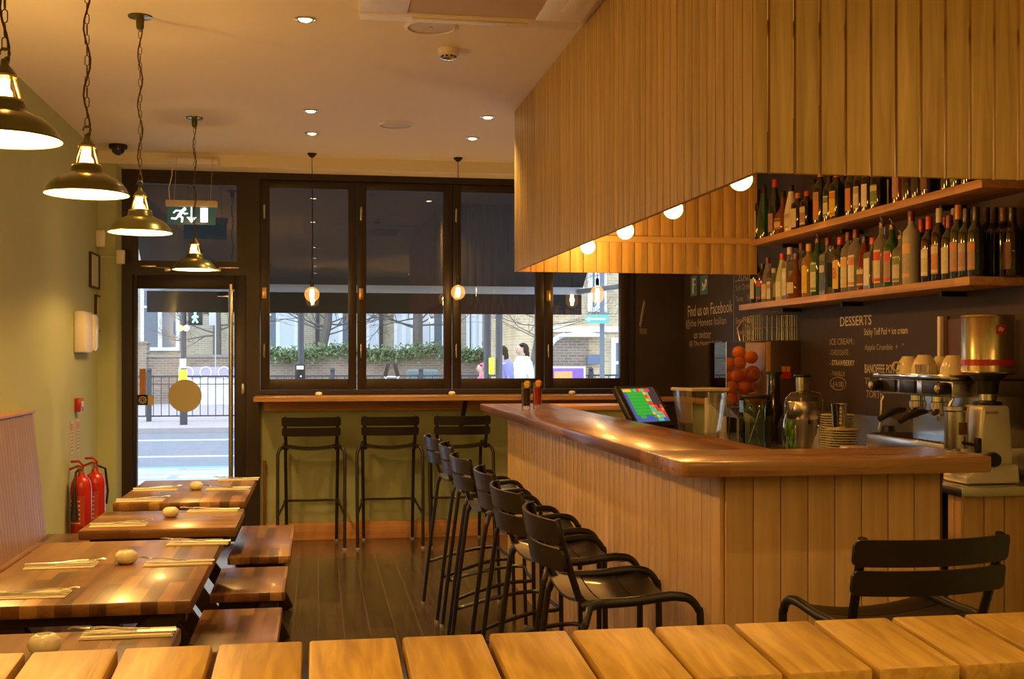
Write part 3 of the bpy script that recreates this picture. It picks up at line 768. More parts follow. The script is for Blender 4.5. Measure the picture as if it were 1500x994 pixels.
speaker(.488, 7.31, 'round ceiling speaker nearer the windows', .115); speaker(.498, 5.12, 'round ceiling speaker beside the air conditioner', .12)
t = thing('smoke_detector', 'small white smoke detector on the ceiling beyond the air conditioner', 'smoke detector', (.618, 5.49, CZ))
obj('base', MB().lathe([(0, 0), (.052, 0), (.050, -.028), (.040, -.034), (0, -.034)], seg=28), M_white, t)
b = MB()
for k in range(10): b.box((.036*cos(k*.628), .036*sin(k*.628), -.040), (.005, .012, .014), rot=Matrix.Rotation(k*.628, 4, 'Z'))
obj('vents', b, M_black, t); obj('sensor', MB().lathe([(0, -.054), (.028, -.052), (.040, -.046), (.036, -.034), (0, -.034)], seg=20), M_chrome, t)
t = thing('air_conditioner', 'large white ceiling cassette air conditioner at the top of the room', 'air conditioner', (.645, 4.42, CZ))
hw, hd = .475, .54
b = MB(); b.bx(-hw, hw, -hd, -hd+.19, -.035, 0, bev=.008).bx(-hw, hw, hd-.12, hd, -.035, 0, bev=.008).bx(-hw, -hw+.2, -hd+.19, hd-.12, -.035, 0, bev=.004).bx(hw-.2, hw, -hd+.19, hd-.12, -.035, 0, bev=.004)
obj('panel', b, M_white, t)
b = MB().bx(-hw+.2, hw-.2, -hd+.19, hd-.12, -.028, 0)
obj('intake_grille', b, pbr('tan_grille', (.50, .38, .22), .6), t)
for sx in (-1, 1): obj('vent_flap', MB().box((sx*(hw-.085), -.03, -.038), (.07, .60, .006), bev=.002), M_white, t)
for sy in (-1, 1): obj('vent_flap', MB().box((0, sy*(hd-.055), -.038), (.5, .05, .006), bev=.002), M_white, t)
t = thing('dome_camera', 'dark dome security camera on the ceiling near the left pier', 'security camera', (-1.375, 8.34, CZ))
obj('base', MB().lathe([(0, 0), (.062, 0), (.064, -.01), (.060, -.028), (0, -.028)], seg=28), M_black, t)
obj('dome', MB().lathe([(.046, -.028)]+[(.046*cos(a), -.028-.046*sin(a)) for a in [k*pi/16 for k in range(1, 9)]], seg=24), pbr('smoked_dome', (.02, .02, .02), .06, coat=1), t)
# exit sign
t = thing('exit_sign', 'hanging green exit sign with running man, arrow and door', 'exit sign', (-.885, 8.40, 2.34))
obj('ceiling_plate', MB().bx(-.19, .17, .16, .205, .46, .50, bev=.004), M_white, t)
obj('housing', MB().box((0, 0, .148), (.355, .05, .045), bev=.006), pbr('housing_beige', (.62, .52, .38), .4), t)
obj('suspension_wire', MB().tube([(-.12, 0, .17), (-.12, .16, .50)], .0018, 5), M_steel, t)
obj('suspension_wire', MB().tube([(.13, 0, .17), (.13, .16, .50)], .0018, 5), M_steel, t)
obj('power_cable', MB().tube([(-.15, 0, .17), (-.16, .03, .26), (-.145, .09, .36), (-.155, .16, .50)], .003, 6), M_white, t)
obj('acrylic_plate', MB().box((0, 0, .062), (.33, .008, .124), bev=.001), pbr('sign_green_acrylic', (.03, .075, .05), .25, emit=(.10, .22, .17), es=.10), t)
M_pic = emis('lit_pictogram', (.72, .95, .98), 1.5)
k = MB(); y = -.006
k.lathe([(0, 0), (.012, 0), (.012, .001), (0, .001)], c=(-.048, y, .108), rot=Matrix.Rotation(pi/2, 4, 'X'), seg=16)
def st(pts, w=.011):
    for a, c in zip(pts[:-1], pts[1:]): k.bar((a[0], y, a[1]), (c[0], y, c[1]), .0015, w, up=(1, 0, 0) if abs(a[0]-c[0]) < 1e-6 else (0, 1, 0))
def stx(pts, w=.011):
    for a, c in zip(pts[:-1], pts[1:]):
        d = Vector((c[0]-a[0], c[1]-a[1])); n = Vector((-d.y, d.x)).normalized()*w/2; e = d.normalized()*w*.3
        A = Vector(a)-e; C = Vector(c)+e
        k.prism([tuple(A+n), tuple(C+n), tuple(C-n), tuple(A-n)], 'Y', y-.001, y)
stx([(-.062, .095), (-.085, .062)], .022); stx([(-.060, .095), (-.105, .098), (-.122, .082)], .009); stx([(-.062, .090), (-.045, .075), (-.028, .078)], .009)
stx([(-.085, .062), (-.062, .048), (-.066, .018)], .012); stx([(-.088, .060), (-.108, .040), (-.135, .042)], .012)
stx([(.0, .118), (.0, .035)], .010); k.prism([(-.034, .052), (.034, .052), (0, .012)], 'Y', y-.001, y)
k.prism([(.062, .018), (.112, .018), (.112, .118), (.062, .118)], 'Y', y-.001, y)
obj('pictogram', k, M_pic, t)
# wall lamp left of frame
t = thing('wall_lamp', 'warm wall lamp on the left wall above the bench', 'wall lamp', (-1.56, 4.75, 1.72))
obj('backplate', MB().box((.01, 0, 0), (.02, .09, .14), bev=.004), M_shadeout, t)
obj('bulb', MB().ball((.07, 0, .0), .035), M_bulbhot, t); obj('arm', MB().tube([(.01, 0, -.05), (.07, 0, -.05), (.07, 0, -.03)], .006, 6), M_shadeout, t)
light('POINT', 'wall_lamp_light', (.13, 0, 0), 14, r=.03, parent=t)

# ================================================================ BACK WALL OF THE BAR
t = thing('chalkboard', 'black chalkboard wall behind the bar with handwritten menus', 'chalkboard', (2.915, 6.4, 1.09))
XW = 2.905
obj('board', MB().bx(-.010, .005, -3.4, 2.475, 0, CZ-1.09-.001), M_blackwall, t)
CHP = t; t0 = Vector((2.915, 6.4, 1.09))
def chalk(s, px0, yb, px1, yt, mat=M_chalk, bold=.0, shear=0):
    A = onX(px0, yb, XW); Bq = onX(px1, yb, XW); T = onX(px0, yt, XW)
    o = text_mesh('chalk_lettering', s, A - t0, (0, -1, 0), (0, 0, 1), A.y-Bq.y, T.z-A.z, mat, CHP, bold, shear, .0015)
    return o
chalk('Find us on Facebook', 1008, 464, 1073, 448); chalk('@the Honest Italian', 1005, 482, 1064, 468, M_chalk2)
chalk('or twitter', 1017, 496, 1042, 485, M_chalk2); chalk('@ The Honest Italian', 1010, 508, 1057, 499, M_chalk2)
chalk('DESSERTS', 1231, 478, 1277, 464, bold=.012)
chalk('ICE CREAM :', 1216, 505, 1252, 496, M_chalk2, .008); chalk('- CHOCOLATE', 1215, 520, 1243, 512, M_chalk2); chalk('- STRAWBERRY', 1216, 535, 1252, 527, M_chalk, .012)
chalk('- VANILLA', 1217, 550, 1238, 543, M_chalk2); chalk('\u00a34.00', 1220, 566, 1236, 558, M_chalk2)
chalk('Sticky Toff Pud + ice cream', 1266, 494, 1330, 481, M_chalk, .010); chalk('Apple Crumble  +   "', 1267, 515, 1324, 504, M_chalk2, .008)
chalk('BANOFFEE POT', 1267, 546, 1311, 533, M_chalk, .010); chalk('TI', 1267, 562, 1274, 553, M_chalk2, .008); chalk('TORTE', 1269, 582, 1293, 571, M_chalk2, .008)
chalk('200s', 1080, 412, 1101, 401, M_chalk2); chalk('Soft Drinks', 1078, 426, 1101, 417, M_chalk2); chalk('Tonic   150', 1078, 442, 1101, 434, M_chalk2); chalk('Smoothies', 1078, 474, 1101, 465, M_chalk2, .006); chalk('Fresh Juice', 1080, 492, 1103, 483, M_chalk2)
# painted social media squares with a white f and a white bird
M_blue = pbr('chalk_blue', (.07, .20, .32), .8, noise=.3, nscale=30)
def cq(pts, name, mat, dx=.0):  # closed outline on the chalkboard
    P_ = [onX(x, y, XW) - t0 for x, y in pts]
    return obj(name, MB().prism([(p.y, p.z) for p in P_], 'X', P_[0].x - .0015 - dx, P_[0].x + .0005), mat, CHP)
cq([(1012, 405), (1021, 403), (1021, 432), (1012, 434)], 'painted_square', M_blue)
cq([(1026, 404), (1037, 402), (1037, 430), (1026, 432)], 'painted_square', M_blue)
cq([(1014.5, 408), (1019, 407), (1019, 410), (1016.5, 410.5), (1016.5, 415), (1018.7, 415), (1018.7, 418), (1016.5, 418), (1016.5, 430), (1014.5, 430)], 'letter_f', M_chalk, .001)
cq([(1029, 413), (1031, 416), (1033, 416), (1032.8, 410), (1034, 408), (1036, 410), (1035, 417), (1033, 423), (1030, 425.5), (1028, 425), (1030.5, 421), (1028.5, 419)], 'painted_bird', M_chalk, .001)
b = MB()
for (x0, y0, x1, y1) in ((1075, 402, 1075, 500), (1075, 412, 1106, 409)):
    A = onX(x0, y0, XW)-t0; Bq = onX(x1, y1, XW)-t0; b.tube([(A.x-.001, A.y, A.z), (Bq.x-.001, Bq.y, Bq.z)], .002, 5)
e = onX(1228, 561.5, XW)-t0; b.tube([(e.x-.001, e.y+.10*cos(a), e.z+.036*sin(a)) for a in [k*2*pi/24 for k in range(24)]], .0022, 5, closed=True)
obj('chalk_lines', b, M_chalk2, CHP)
# chalk sketch on the wall beside the window
q = onY(941, 478, 8.878)
sk = thing('chalk_sketch', 'small chalk pencil drawing on the dark wall right of the windows', 'drawing', q)
b = MB().tube([(-.022, 0, .01), (.012, 0, .21)], .0035, 6).tube([(-.012, 0, .01), (.022, 0, .20)], .002, 6)
b.tube([(-.022, 0, .01), (-.012, 0, -.005)], .0025, 5)
obj('pencil', b, M_chalk2, sk)
b = MB().tube([(-.022, 0, -.055), (.035, 0, -.055), (.035, 0, -.02), (-.022, 0, -.02)], .002, 5, closed=True)
for k in range(4): b.tube([(-.012+.012*k, 0, -.05), (-.012+.012*k, 0, -.025)], .002, 5)
obj('box', b, M_chalk2, sk)

# shelves
US, LS = 2.125, 1.735
for z, y1, lab in ((US, 6.79, 'upper thick wooden bottle shelf under the canopy'), (LS, 7.0, 'lower thick wooden bottle shelf on the chalkboard wall')):
    t = thing('bottle_shelf', lab, 'shelf', (2.78, 5.6, z), group=None)
    ye = 4.27 if z > 2 else 4.36
    obj('board', MB().bx(-.125, .124, ye-5.6, y1-5.6, -.036, 0, bev=.002), M_shelf, t)
    for yb_ in (4.8, 5.8, 6.6): obj('bracket', MB().bx(.0, .12, yb_-5.6-.01, yb_-5.6+.01, -.06, -.036), M_black, t)

# ---------------- bottles
G = {
 'green': pbr('green_glass', (.018, .10, .022), .06, trans=.25, coat=.6), 'dark green': pbr('dark_green_glass', (.006, .020, .008), .07, coat=.8),
 'black': pbr('black_glass', (.007, .005, .004), .07, coat=.8), 'clear': pbr('clear_glass', (.86, .88, .80), .04, trans=.85),
 'amber': pbr('amber_glass', (.30, .10, .02), .05, trans=.5, coat=.5), 'red': pbr('red_liquor_glass', (.20, .02, .012), .05, trans=.3, coat=.5),
 'frosted green': pbr('frosted_green_glass', (.40, .50, .32), .35), 'frosted grey': pbr('frosted_grey_glass', (.34, .36, .32), .3), 'cream': pbr('white_bottle', (.66, .66, .50), .25, coat=.4),
 'pale gold': pbr('gold_liquor', (.62, .40, .12), .05, trans=.6)}
LC = {'cream': (.55, .54, .40), 'white': (.64, .66, .60), 'yellow': (.62, .47, .04), 'orange': (.52, .22, .06), 'blue': (.05, .10, .22), 'red': (.55, .05, .04), 'gold': (.62, .40, .12), 'pink': (.36, .22, .18), 'brown': (.16, .07, .03), 'green': (.14, .25, .06), 'grey': (.35, .33, .28), 'black': (.02, .015, .01), 'purple': (.05, .02, .06), 'silver': (.5, .48, .44), 'dark red': (.16, .015, .015)}
def lm(c): return pbr('label_'+c, LC[c], .5, noise=.18, nscale=60)
def capm(c): return pbr('cap_'+c, LC[c], .35, coat=.2)
SH = {'wine': (.0345, [(0, 0), (.95, 0), (1, .02), (1, .60), (.92, .68), (.60, .74), (.40, .79), (.36, .98), (0, .98)], (.10, .50)),
      'burgundy': (.040, [(0, 0), (.95, 0), (1, .02), (1, .50), (.85, .62), (.55, .74), (.36, .84), (.34, .98), (0, .98)], (.08, .42)),
      'spirit': (.040, [(0, 0), (.96, 0), (1, .015), (1, .64), (.93, .72), (.50, .78), (.36, .82), (.34, .97), (0, .97)], (.08, .58)),
      'square': (.040, [(0, 0), (.96, 0), (1, .015), (1, .66), (.90, .71), (.42, .76), (.36, .80), (.34, .97), (0, .97)], (.08, .60)),
      'round': (.052, [(0, 0), (.80, 0), (1, .10), (1.0, .30), (.82, .46), (.45, .58), (.28, .66), (.26, .97), (0, .97)], (.12, .36)),
      'slope': (.040, [(0, 0), (.96, 0), (1, .02), (.98, .42), (.80, .58), (.48, .78), (.36, .90), (.34, .98), (0, .98)], (.08, .40))}
ORD = ['first', 'second', 'third', 'fourth', 'fifth', 'sixth', 'seventh', 'eighth', 'ninth', 'tenth', 'eleventh', 'twelfth', 'thirteenth', 'fourteenth', 'fifteenth', 'sixteenth', 'seventeenth', 'eighteenth', 'nineteenth', 'twentieth', 'twenty-first', 'twenty-second', 'twenty-third', 'twenty-fourth', 'twenty-fifth', 'twenty-sixth', 'twenty-seventh', 'twenty-eighth', 'twenty-ninth', 'thirtieth', 'thirty-first', 'thirty-second', 'thirty-third', 'thirty-fourth', 'thirty-fifth', 'thirty-sixth', 'thirty-seventh', 'thirty-eighth']
def bottle(px, top, zs, row, kind, glass, cap, label, lab2, idx, shelfname):
    X = 2.715 if row == 'f' else 2.835
    q = onX(px, top, X); h = max(.17, min(.345, q.z - zs)); R, prof, (l0, l1) = SH[kind]
    nm = {'wine': 'wine_bottle', 'burgundy': 'wine_bottle'}.get(kind, 'liquor_bottle')
    cat = 'bottle'
    desc = '%s bottle, %s label, %s, %s from left on %s shelf' % (glass, label or 'no clear', (cap+' top') if cap != 'pourer' else 'steel pourer', ORD[idx], shelfname)
    t = thing(nm, desc, cat, (X, q.y, zs+.0005), group='bottles on the %s shelf' % shelfname)
    seg = 4 if kind == 'square' else 22
    rot = Matrix.Rotation(pi/4, 4, 'Z') if kind == 'square' else None
    body = MB().lathe([(r*R*(1.25 if kind == 'square' and z < .72 else 1), z*h) for r, z in prof], seg=seg, rot=rot)
    obj('glass_body', body, G[glass], t)
    if label:
        b = MB(); b.mi = 0
        if kind == 'square':
            w = R*.86*1.25*.72
            b.box((-R*1.25*.7071-.001, 0, (l0+l1)/2*h), (.002, w*1.75, (l1-l0)*h))
            if lab2: b.mi = 1; b.box((-R*1.25*.7071-.002, 0, (l0+(l1-l0)*.72)*h), (.002, w*1.76, (l1-l0)*h*.24))
            b.mi = 0; b.box((0, -R*1.25*.7071-.001, (l0+l1)/2*h), (w*1.5, .002, (l1-l0)*h*.8))
        else:
            rr = R*1.012; a0, a1 = pi-.7, pi+.85
            b.lathe([(rr, l0*h), (rr, l1*h)], seg=12, a0=a0, a1=a1)
            if lab2:
                b.mi = 1; b.lathe([(rr*1.008, (l0+(l1-l0)*.68)*h), (rr*1.008, (l0+(l1-l0)*.94)*h)], seg=12, a0=a0, a1=a1)
                b.lathe([(rr*1.008, (l0+(l1-l0)*.05)*h), (rr*1.008, (l0+(l1-l0)*.14)*h)], seg=12, a0=a0, a1=a1)
            b.mi = 0
        lb_ = obj('label', b, [lm(label), lm(lab2 or label)], t)
        if px == 1231:
            a = pi+.25; ta = Vector((-sin(a), cos(a), 0)); text_mesh('label_letter', 'B', Vector((R*1.03*cos(a), R*1.03*sin(a), .26*h))-ta*.010, ta, (0, 0, 1), .021, .058, lm('red'), lb_, .02, 0)
    cr = R*.42 if kind in ('wine', 'burgundy') else R*.40
    if kind == 'round': cr = R*.34
    if cap == 'pourer':
        b = MB().lathe([(0, .93*h), (cr, .93*h), (cr*.9, 1.0*h), (cr*.4, 1.03*h), (0, 1.03*h)], seg=14)
        b.tube([(0, 0, 1.02*h), (-.004, 0, 1.07*h), (-.014, 0, 1.11*h)], .004, 7)
        obj('pourer', b, M_chrome, t)
    elif cap:
        lo = .80 if kind in ('wine', 'burgundy') else .86
        obj('cap', MB().lathe([(cr, lo*h), (cr*1.02, lo*h+.002), (cr, .995*h), (cr*.85, h), (0, h)], seg=16), capm(cap), t)
    return t
LOW = [(1107, 373, 'f', 'wine', 'black', 'purple', 'cream', None), (1117, 386, 'f', 'spirit', 'black', 'black', 'blue', 'red'), (1125, 377, 'f', 'slope', 'clear', 'dark red', 'cream', 'gold'),
 (1134, 393, 'f', 'square', 'clear', 'silver', 'cream', 'pink'), (1146, 371, 'f', 'slope', 'frosted green', 'red', 'white', None), (1157, 362, 'f', 'square', 'clear', 'white', 'cream', 'white'), (1166, 371, 'f', 'round', 'amber', 'brown', 'cream', None),
 (1174, 356, 'b', 'spirit', 'clear', 'brown', 'gold', 'cream'), (1185, 357, 'f', 'spirit', 'pale gold', 'gold', 'yellow', None), (1198, 350, 'f', 'spirit', 'green', 'pourer', 'cream', 'green'), (1213, 348, 'f', 'square', 'clear', 'dark red', 'blue', 'silver'),
 (1222, 360, 'b', 'spirit', 'clear', 'pourer', 'grey', None), (1231, 347, 'f', 'spirit', 'dark green', 'red', 'yellow', None), (1243, 340, 'f', 'spirit', 'clear', 'dark red', 'cream', 'gold'), (1254, 336, 'f', 'spirit', 'clear', 'dark red', 'white', 'orange'),
 (1267, 346, 'f', 'slope', 'red', 'black', 'brown', 'cream'), (1279, 348, 'f', 'square', 'clear', 'red', 'white', None), (1292, 326, 'f', 'spirit', 'clear', 'pourer', 'cream', 'red'), (1307, 330, 'f', 'spirit', 'green', 'pourer', 'pink', 'red'),
 (1320, 345, 'f', 'spirit', 'clear', 'pourer', 'silver', 'green'), (1335, 309, 'f', 'spirit', 'frosted grey', 'dark red', 'grey', 'gold'), (1350, 321, 'b', 'wine', 'dark green', 'red', 'white', None), (1361, 317, 'f', 'wine', 'black', 'red', 'cream', 'white'),
 (1376, 305, 'f', 'wine', 'black', 'cream', 'orange', 'cream'), (1384, 318, 'b', 'wine', 'black', 'red', None, None), (1391, 315, 'f', 'wine', 'dark green', 'dark red', 'cream', None), (1398, 305, 'b', 'wine', 'black', 'silver', 'brown', None), (1404, 300, 'f', 'wine', 'dark green', 'orange', 'pink', 'orange'),
 (1416, 305, 'f', 'wine', 'dark green', 'black', 'pink', 'grey'), (1430, 303, 'f', 'wine', 'dark green', 'black', 'pink', 'orange'), (1445, 304, 'b', 'wine', 'black', 'black', None, None), (1457, 304, 'b', 'wine', 'black', 'black', 'black', None), (1470, 304, 'b', 'wine', 'black', 'brown', None, None), (1483, 304, 'b', 'wine', 'black', 'black', 'brown', None)]
for i, (px, top, row, kind, gl, cp, la, l2) in enumerate(LOW): bottle(px, top, LS, row, kind, gl, cp, la, l2, i, 'lower')
UP = [(1110, 278, 'f', 'spirit', 'black', 'black', 'cream', None), (1119, 272, 'f', 'slope', 'green', 'black', None, None), (1135, 262, 'f', 'slope', 'dark green', 'red', 'pink', None), (1147, 280, 'f', 'round', 'amber', 'black', 'gold', 'brown'),
 (1159, 271, 'f', 'slope', 'cream', 'black', 'cream', 'grey'), (1169, 283, 'f', 'spirit', 'black', 'orange', 'cream', None), (1182, 280, 'f', 'spirit', 'black', 'red', 'pink', 'cream'), (1192, 262, 'b', 'wine', 'black', 'black', 'cream', 'black'),
 (1202, 248, 'f', 'spirit', 'dark green', 'orange', 'orange', 'pink'), (1215, 250, 'f', 'wine', 'dark green', 'black', 'cream', 'green'), (1226, 250, 'f', 'spirit', 'dark green', 'red', 'yellow', 'orange'), (1236, 240, 'b', 'wine', 'black', 'green', 'brown', 'cream'),
 (1248, 236, 'f', 'wine', 'dark green', 'black', 'orange', None), (1260, 234, 'f', 'wine', 'black', 'green', 'cream', 'grey'), (1272, 230, 'f', 'wine', 'dark green', 'green', 'white', None), (1287, 222, 'f', 'burgundy', 'black', 'cream', 'green', 'cream'),
 (1304, 216, 'b', 'wine', 'black', 'brown', 'cream', 'white'), (1318, 212, 'f', 'wine', 'red', 'black', 'pink', None), (1332, 206, 'f', 'wine', 'black', 'red', None, None), (1346, 200, 'f', 'wine', 'dark green', 'black', 'black', None),
 (1360, 196, 'f', 'wine', 'black', 'brown', 'brown', None), (1374, 190, 'b', 'wine', 'black', 'black', 'cream', None), (1390, 184, 'f', 'wine', 'dark green', 'brown', None, None), (1404, 180, 'f', 'wine', 'black', 'black', 'green', None), (1420, 172, 'f', 'wine', 'dark green', 'red', 'black', None)]
for i, (px, top, row, kind, gl, cp, la, l2) in enumerate(UP): bottle(px, top, US, row, kind, gl, cp, la, l2, i, 'upper')
# the big letter on the yellow label
q = onX(1231, 347, 2.715)
# ================================================================ COFFEE STATION AND MACHINES
t = thing('coffee_station', 'timber clad back counter with steel worktop carrying the coffee machine', 'counter', (2.69, 5.6, 0))
def rel(b, o): bmesh.ops.translate(b.bm, vec=-Vector(o), verts=b.bm.verts); return b
o5 = (2.69, 5.6, 0)
obj('worktop', rel(MB().bx(2.44, 2.918, 4.06, 7.3, .862, .90, bev=.003), o5), M_steel, t)
b = MB(); x = 2.475
while x < 2.9: b.bx(x, min(x+.082, 2.918), 4.10, 4.115, 0, .861, bev=.0015); x += .0865
obj('end_boards', rel(b, o5), M_panel, t)
obj('corner_post', rel(MB().bx(2.46, 2.474, 4.10, 4.145, 0, .861).bx(2.46, 2.474, 4.15, 4.19, 0, .861), o5), M_panel, t)
b = MB().bx(2.475, 2.915, 4.20, 7.28, 0, .05).bx(2.475, 2.915, 4.20, 7.28, .44, .46).bx(2.89, 2.915, 4.2, 7.28, .05, .86).bx(2.475, 2.89, 4.18, 4.20, 0, .861).bx(2.475, 2.89, 5.4, 5.42, .05, .86).bx(2.475, 2.89, 7.26, 7.28, .05, .861)
obj('open_shelving', rel(b, o5), M_black, t)
tag(obj('splashback', MB().bx(2.906, 2.918, 4.1, 7.0, .9005, 1.088), M_steel), 'steel splashback strip on the wall behind the coffee machine', 'splashback')
# glasses and boxes on the open shelves
def stem_glass(p, lab):
    b = MB().lathe([(.032, 0), (.032, .003), (.006, .008), (.004, .075), (.012, .085), (.034, .115), (.036, .14), (.030, .19), (.0285, .19), (.034, .14), (.032, .117), (.010, .088), (0, .087)], seg=20)
    tag(obj('wine_glass', b, M_clearjar, loc=p), lab, 'glass', 'wine glasses under the coffee station')
for i, (x, y) in enumerate(((2.53, 4.27), (2.60, 4.36), (2.53, 4.42), (2.64, 4.27))): stem_glass((x, y, .4605), 'stemmed wine glass on the open shelf under the coffee station beside the counter end')
tag(obj('bottle_carton', MB().box((2.56, 4.33, .14), (.12, .16, .17), bev=.004), pbr('blue_carton', (.05, .22, .36), .5)), 'blue carton low on the open shelf under the coffee station', 'box')

# espresso machine  (front faces the bar, -X)
t = thing('espresso_machine', 'two group steel espresso machine with cups warming on top', 'coffee machine', (2.69, 4.62, .90))
A = -.32; Bn = .30
b = MB().bx(-.16, .19, A, Bn, .045, .13, bev=.006).bx(.02, .19, A, Bn, .13, .34, bev=.004).bx(-.15, .19, A, Bn, .335, .405, bev=.006)
obj('body', b, M_steel, t)
obj('cup_tray', MB().bx(-.17, .19, A-.015, Bn+.015, .408, .428, bev=.004), M_chrome, t)
obj('drip_tray', MB().bx(-.20, .02, A-.02, Bn+.02, .085, .15, bev=.008), M_steel, t)
b = MB()
for k in range(20): b.bx(-.19, .01, A+.01+k*.031, A+.022+k*.031, .1505, .156)
obj('drip_grille', b, M_chrome, t)
obj('rear_panel', MB().bx(.012, .019, A+.02, Bn-.02, .135, .335), pbr('bluish_steel', (.5, .56, .55), .22, .9), t)
for y in (-.16, .03, .2): obj('button_panel', MB().bx(-.157, -.151, y-.065, y+.065, .345, .40, bev=.001), M_black, t)
for y in (.12, -.06):
    g = obj('group_head', MB().lathe([(0, .10), (.030, .10), (.032, .02), (.038, .015), (.038, -.01), (0, -.01)], c=(-.055, y, .29), seg=22), M_chrome, t)
    h = obj('portafilter', MB().lathe([(0, 0), (.030, 0), (.034, .01), (.034, .03), (0, .03)], c=(-.055, y, .25), seg=20).tube([(-.085, y, .267), (-.12, y, .267)], .008, 8).tube([(-.055, y, .25), (-.055, y, .228)], .010, 8), M_chrome, t)
    obj('handle', MB().tube([(-.115, y, .267), (-.16, y-.005, .262), (-.21, y-.01, .245), (-.245, y-.012, .225)], .014, 10, radii=[.010, .016, .015, .012]), M_black, h)
for y in (A+.02, Bn-.03):
    h = obj('steam_knob', MB().lathe([(0, 0), (.022, 0), (.026, .01), (.024, .045), (0, .05)], c=(-.15, y, .372), rot=Matrix.Rotation(-pi/2, 4, 'Y'), seg=18), M_black, t)
    obj('knob_face', MB().lathe([(0, .05), (.018, .05), (.014, .058), (0, .060)], c=(-.15, y, .372), rot=Matrix.Rotation(-pi/2, 4, 'Y'), seg=18), M_brass, h)
    obj('steam_wand', MB().tube([(-.13, y, .34), (-.15, y, .30), (-.16, y-.01, .22), (-.17, y-.01, .17)], .006, 8), M_chrome, t)
obj('far_knob', MB().lathe([(0, 0), (.026, 0), (.030, .015), (.024, .035), (0, .04)], c=(-.10, -A+.0, .372), rot=Matrix.Rotation(-pi/2, 4, 'X'), seg=18), M_brass, t)
for (x, y) in ((-.14, -.28), (-.14, .27), (.15, -.28), (.15, .27)): obj('foot', MB().lathe([(0, 0), (.022, 0), (.018, .046), (0, .046)], c=(x, y, 0), seg=12), M_black, t)
# cups on top
def cup(p, rz, lab, badge=False, s=1.0):
    s *= 1.15
    p = (p[0], p[1]-.11, p[2]); t = thing('coffee_cup', lab, 'cup', p, rz, group='cream cups on the coffee machine'); n0 = len(bpy.data.objects)
    obj('bowl', MB().lathe([(0, 0), (.022*s, 0), (.024*s, .004), (.036*s, .022*s), (.043*s, .045*s), (.045*s, .066*s), (.0425*s, .066*s), (.040*s, .045*s), (.030*s, .015*s), (0, .010)], seg=24), M_cream, t)
    obj('handle', MB().tube(arc((-.052*s, 0, .040*s), .017*s, 0, 2*pi, 14, (1, 0, 0), (0, 0, 1))[:-1], .0048, 7, closed=True), M_cream, t)
    if badge: obj('badge', MB().lathe([(0, 0), (.010, 0), (.010, .002), (0, .002)], c=(0, -.043*s, .036*s), rot=Matrix.Rotation(pi/2, 4, 'X'), seg=14), M_red, t)
    for c in t.children:      # the cups stand upside down
        for v in c.data.vertices: v.co.z = .066*s - v.co.z
        c.data.flip_normals()
CTZ = .90 + .4285
cup((2.585, 4.84, CTZ), .1, 'cream coffee cup with red badge at the far left of the machine top', True)
cup((2.60, 4.73, CTZ), -1.9, 'cream coffee cup second from the left on the machine top, handle towards the viewer', False, 1.08)
cup((2.72, 4.80, CTZ), .3, 'cream coffee cup in the back row on the machine top')
cup((2.71, 4.66, CTZ), .9, 'cream coffee cup behind the small steel jugs')
cup((2.60, 4.50, CTZ), 2.6, 'cream coffee cup beside the large coffee can', True, 1.05)
cup((2.74, 4.53, CTZ), 2.0, 'cream coffee cup in the back row beside the coffee can')
for y, lab in ((4.635, 'left'), (4.585, 'right')):
    tag(obj('steel_jug', MB().lathe([(0, 0), (.019, 0), (.021, .04), (.019, .042), (.017, .01), (0, .005)], seg=18), M_chrome, loc=(2.555, y-.06, CTZ)), lab+' one of the two small steel jugs before the cups', 'jug')
q = onX(1336, 520, 2.85); tag(obj('menu_holder', MB().bx(-.005, .005, -.22, .20, 0, .245).bx(-.008, .008, .20, .222, 0, .26), [pbr('brown_board', (.09, .035, .015), .5)], loc=(2.855, 4.66, CTZ)), 'dark brown panel standing behind the cups on the coffee machine', 'panel')
tag(obj('white_post', MB().box((0, 0, .13), (.02, .022, .26), bev=.002), M_white, loc=(2.835, 4.895, CTZ)), 'white upright strip behind the cups on the coffee machine', 'strip')

# grinder
t = thing('coffee_grinder', 'silver coffee grinder topped with a large gold can', 'coffee grinder', (2.60, 4.19, .905), .0)
SILV = pbr('satin_silver_paint', (.66, .64, .56), .35, .3, coat=.3)
b = MB().prism([(-.055, .07), (.10, .07), (.085, .305), (-.035, .305)], 'Y', -.07, .07)
bmesh.ops.bevel(b.bm, geom=b.bm.edges[:], offset=.014, segments=3, affect='EDGES', profile=.5); obj('motor_housing', b, SILV, t)
b = MB().prism([(-.115, 0), (.12, 0), (.11, .075), (-.04, .075), (-.06, .045), (-.115, .035)], 'Y', -.085, .085)
bmesh.ops.bevel(b.bm, geom=b.bm.edges[:], offset=.010, segments=3, affect='EDGES', profile=.5); obj('base', b, SILV, t)
obj('tray_rim', MB().tube(arc((-.075, 0, .042), .055, pi*.5, pi*1.5, 12, (1, 0, 0), (0, 1, 0)), .006, 8), SILV, t)
obj('dosing_knob', MB().lathe([(0, 0), (.028, 0), (.030, .01), (.026, .022), (0, .022)], c=(.0, -.080, .095), rot=Matrix.Rotation(pi/2, 4, 'X'), seg=24), M_black, t)
obj('doser', MB().lathe([(0, 0), (.044, 0), (.045, .01), (.046, .145), (.050, .150), (.050, .165), (0, .165)], c=(-.105, 0, .135), seg=26), M_steel, t)
obj('doser_badge', MB().box((-.105, -.0475, .215), (.034, .004, .048), bev=.001), pbr('brown_badge', (.14, .05, .02), .4), t)
obj('doser_lever', MB().tube([(-.105, -.045, .16), (-.06, -.065, .15)], .007, 8).box((-.055, -.07, .15), (.022, .022, .06), bev=.005), M_black, t)
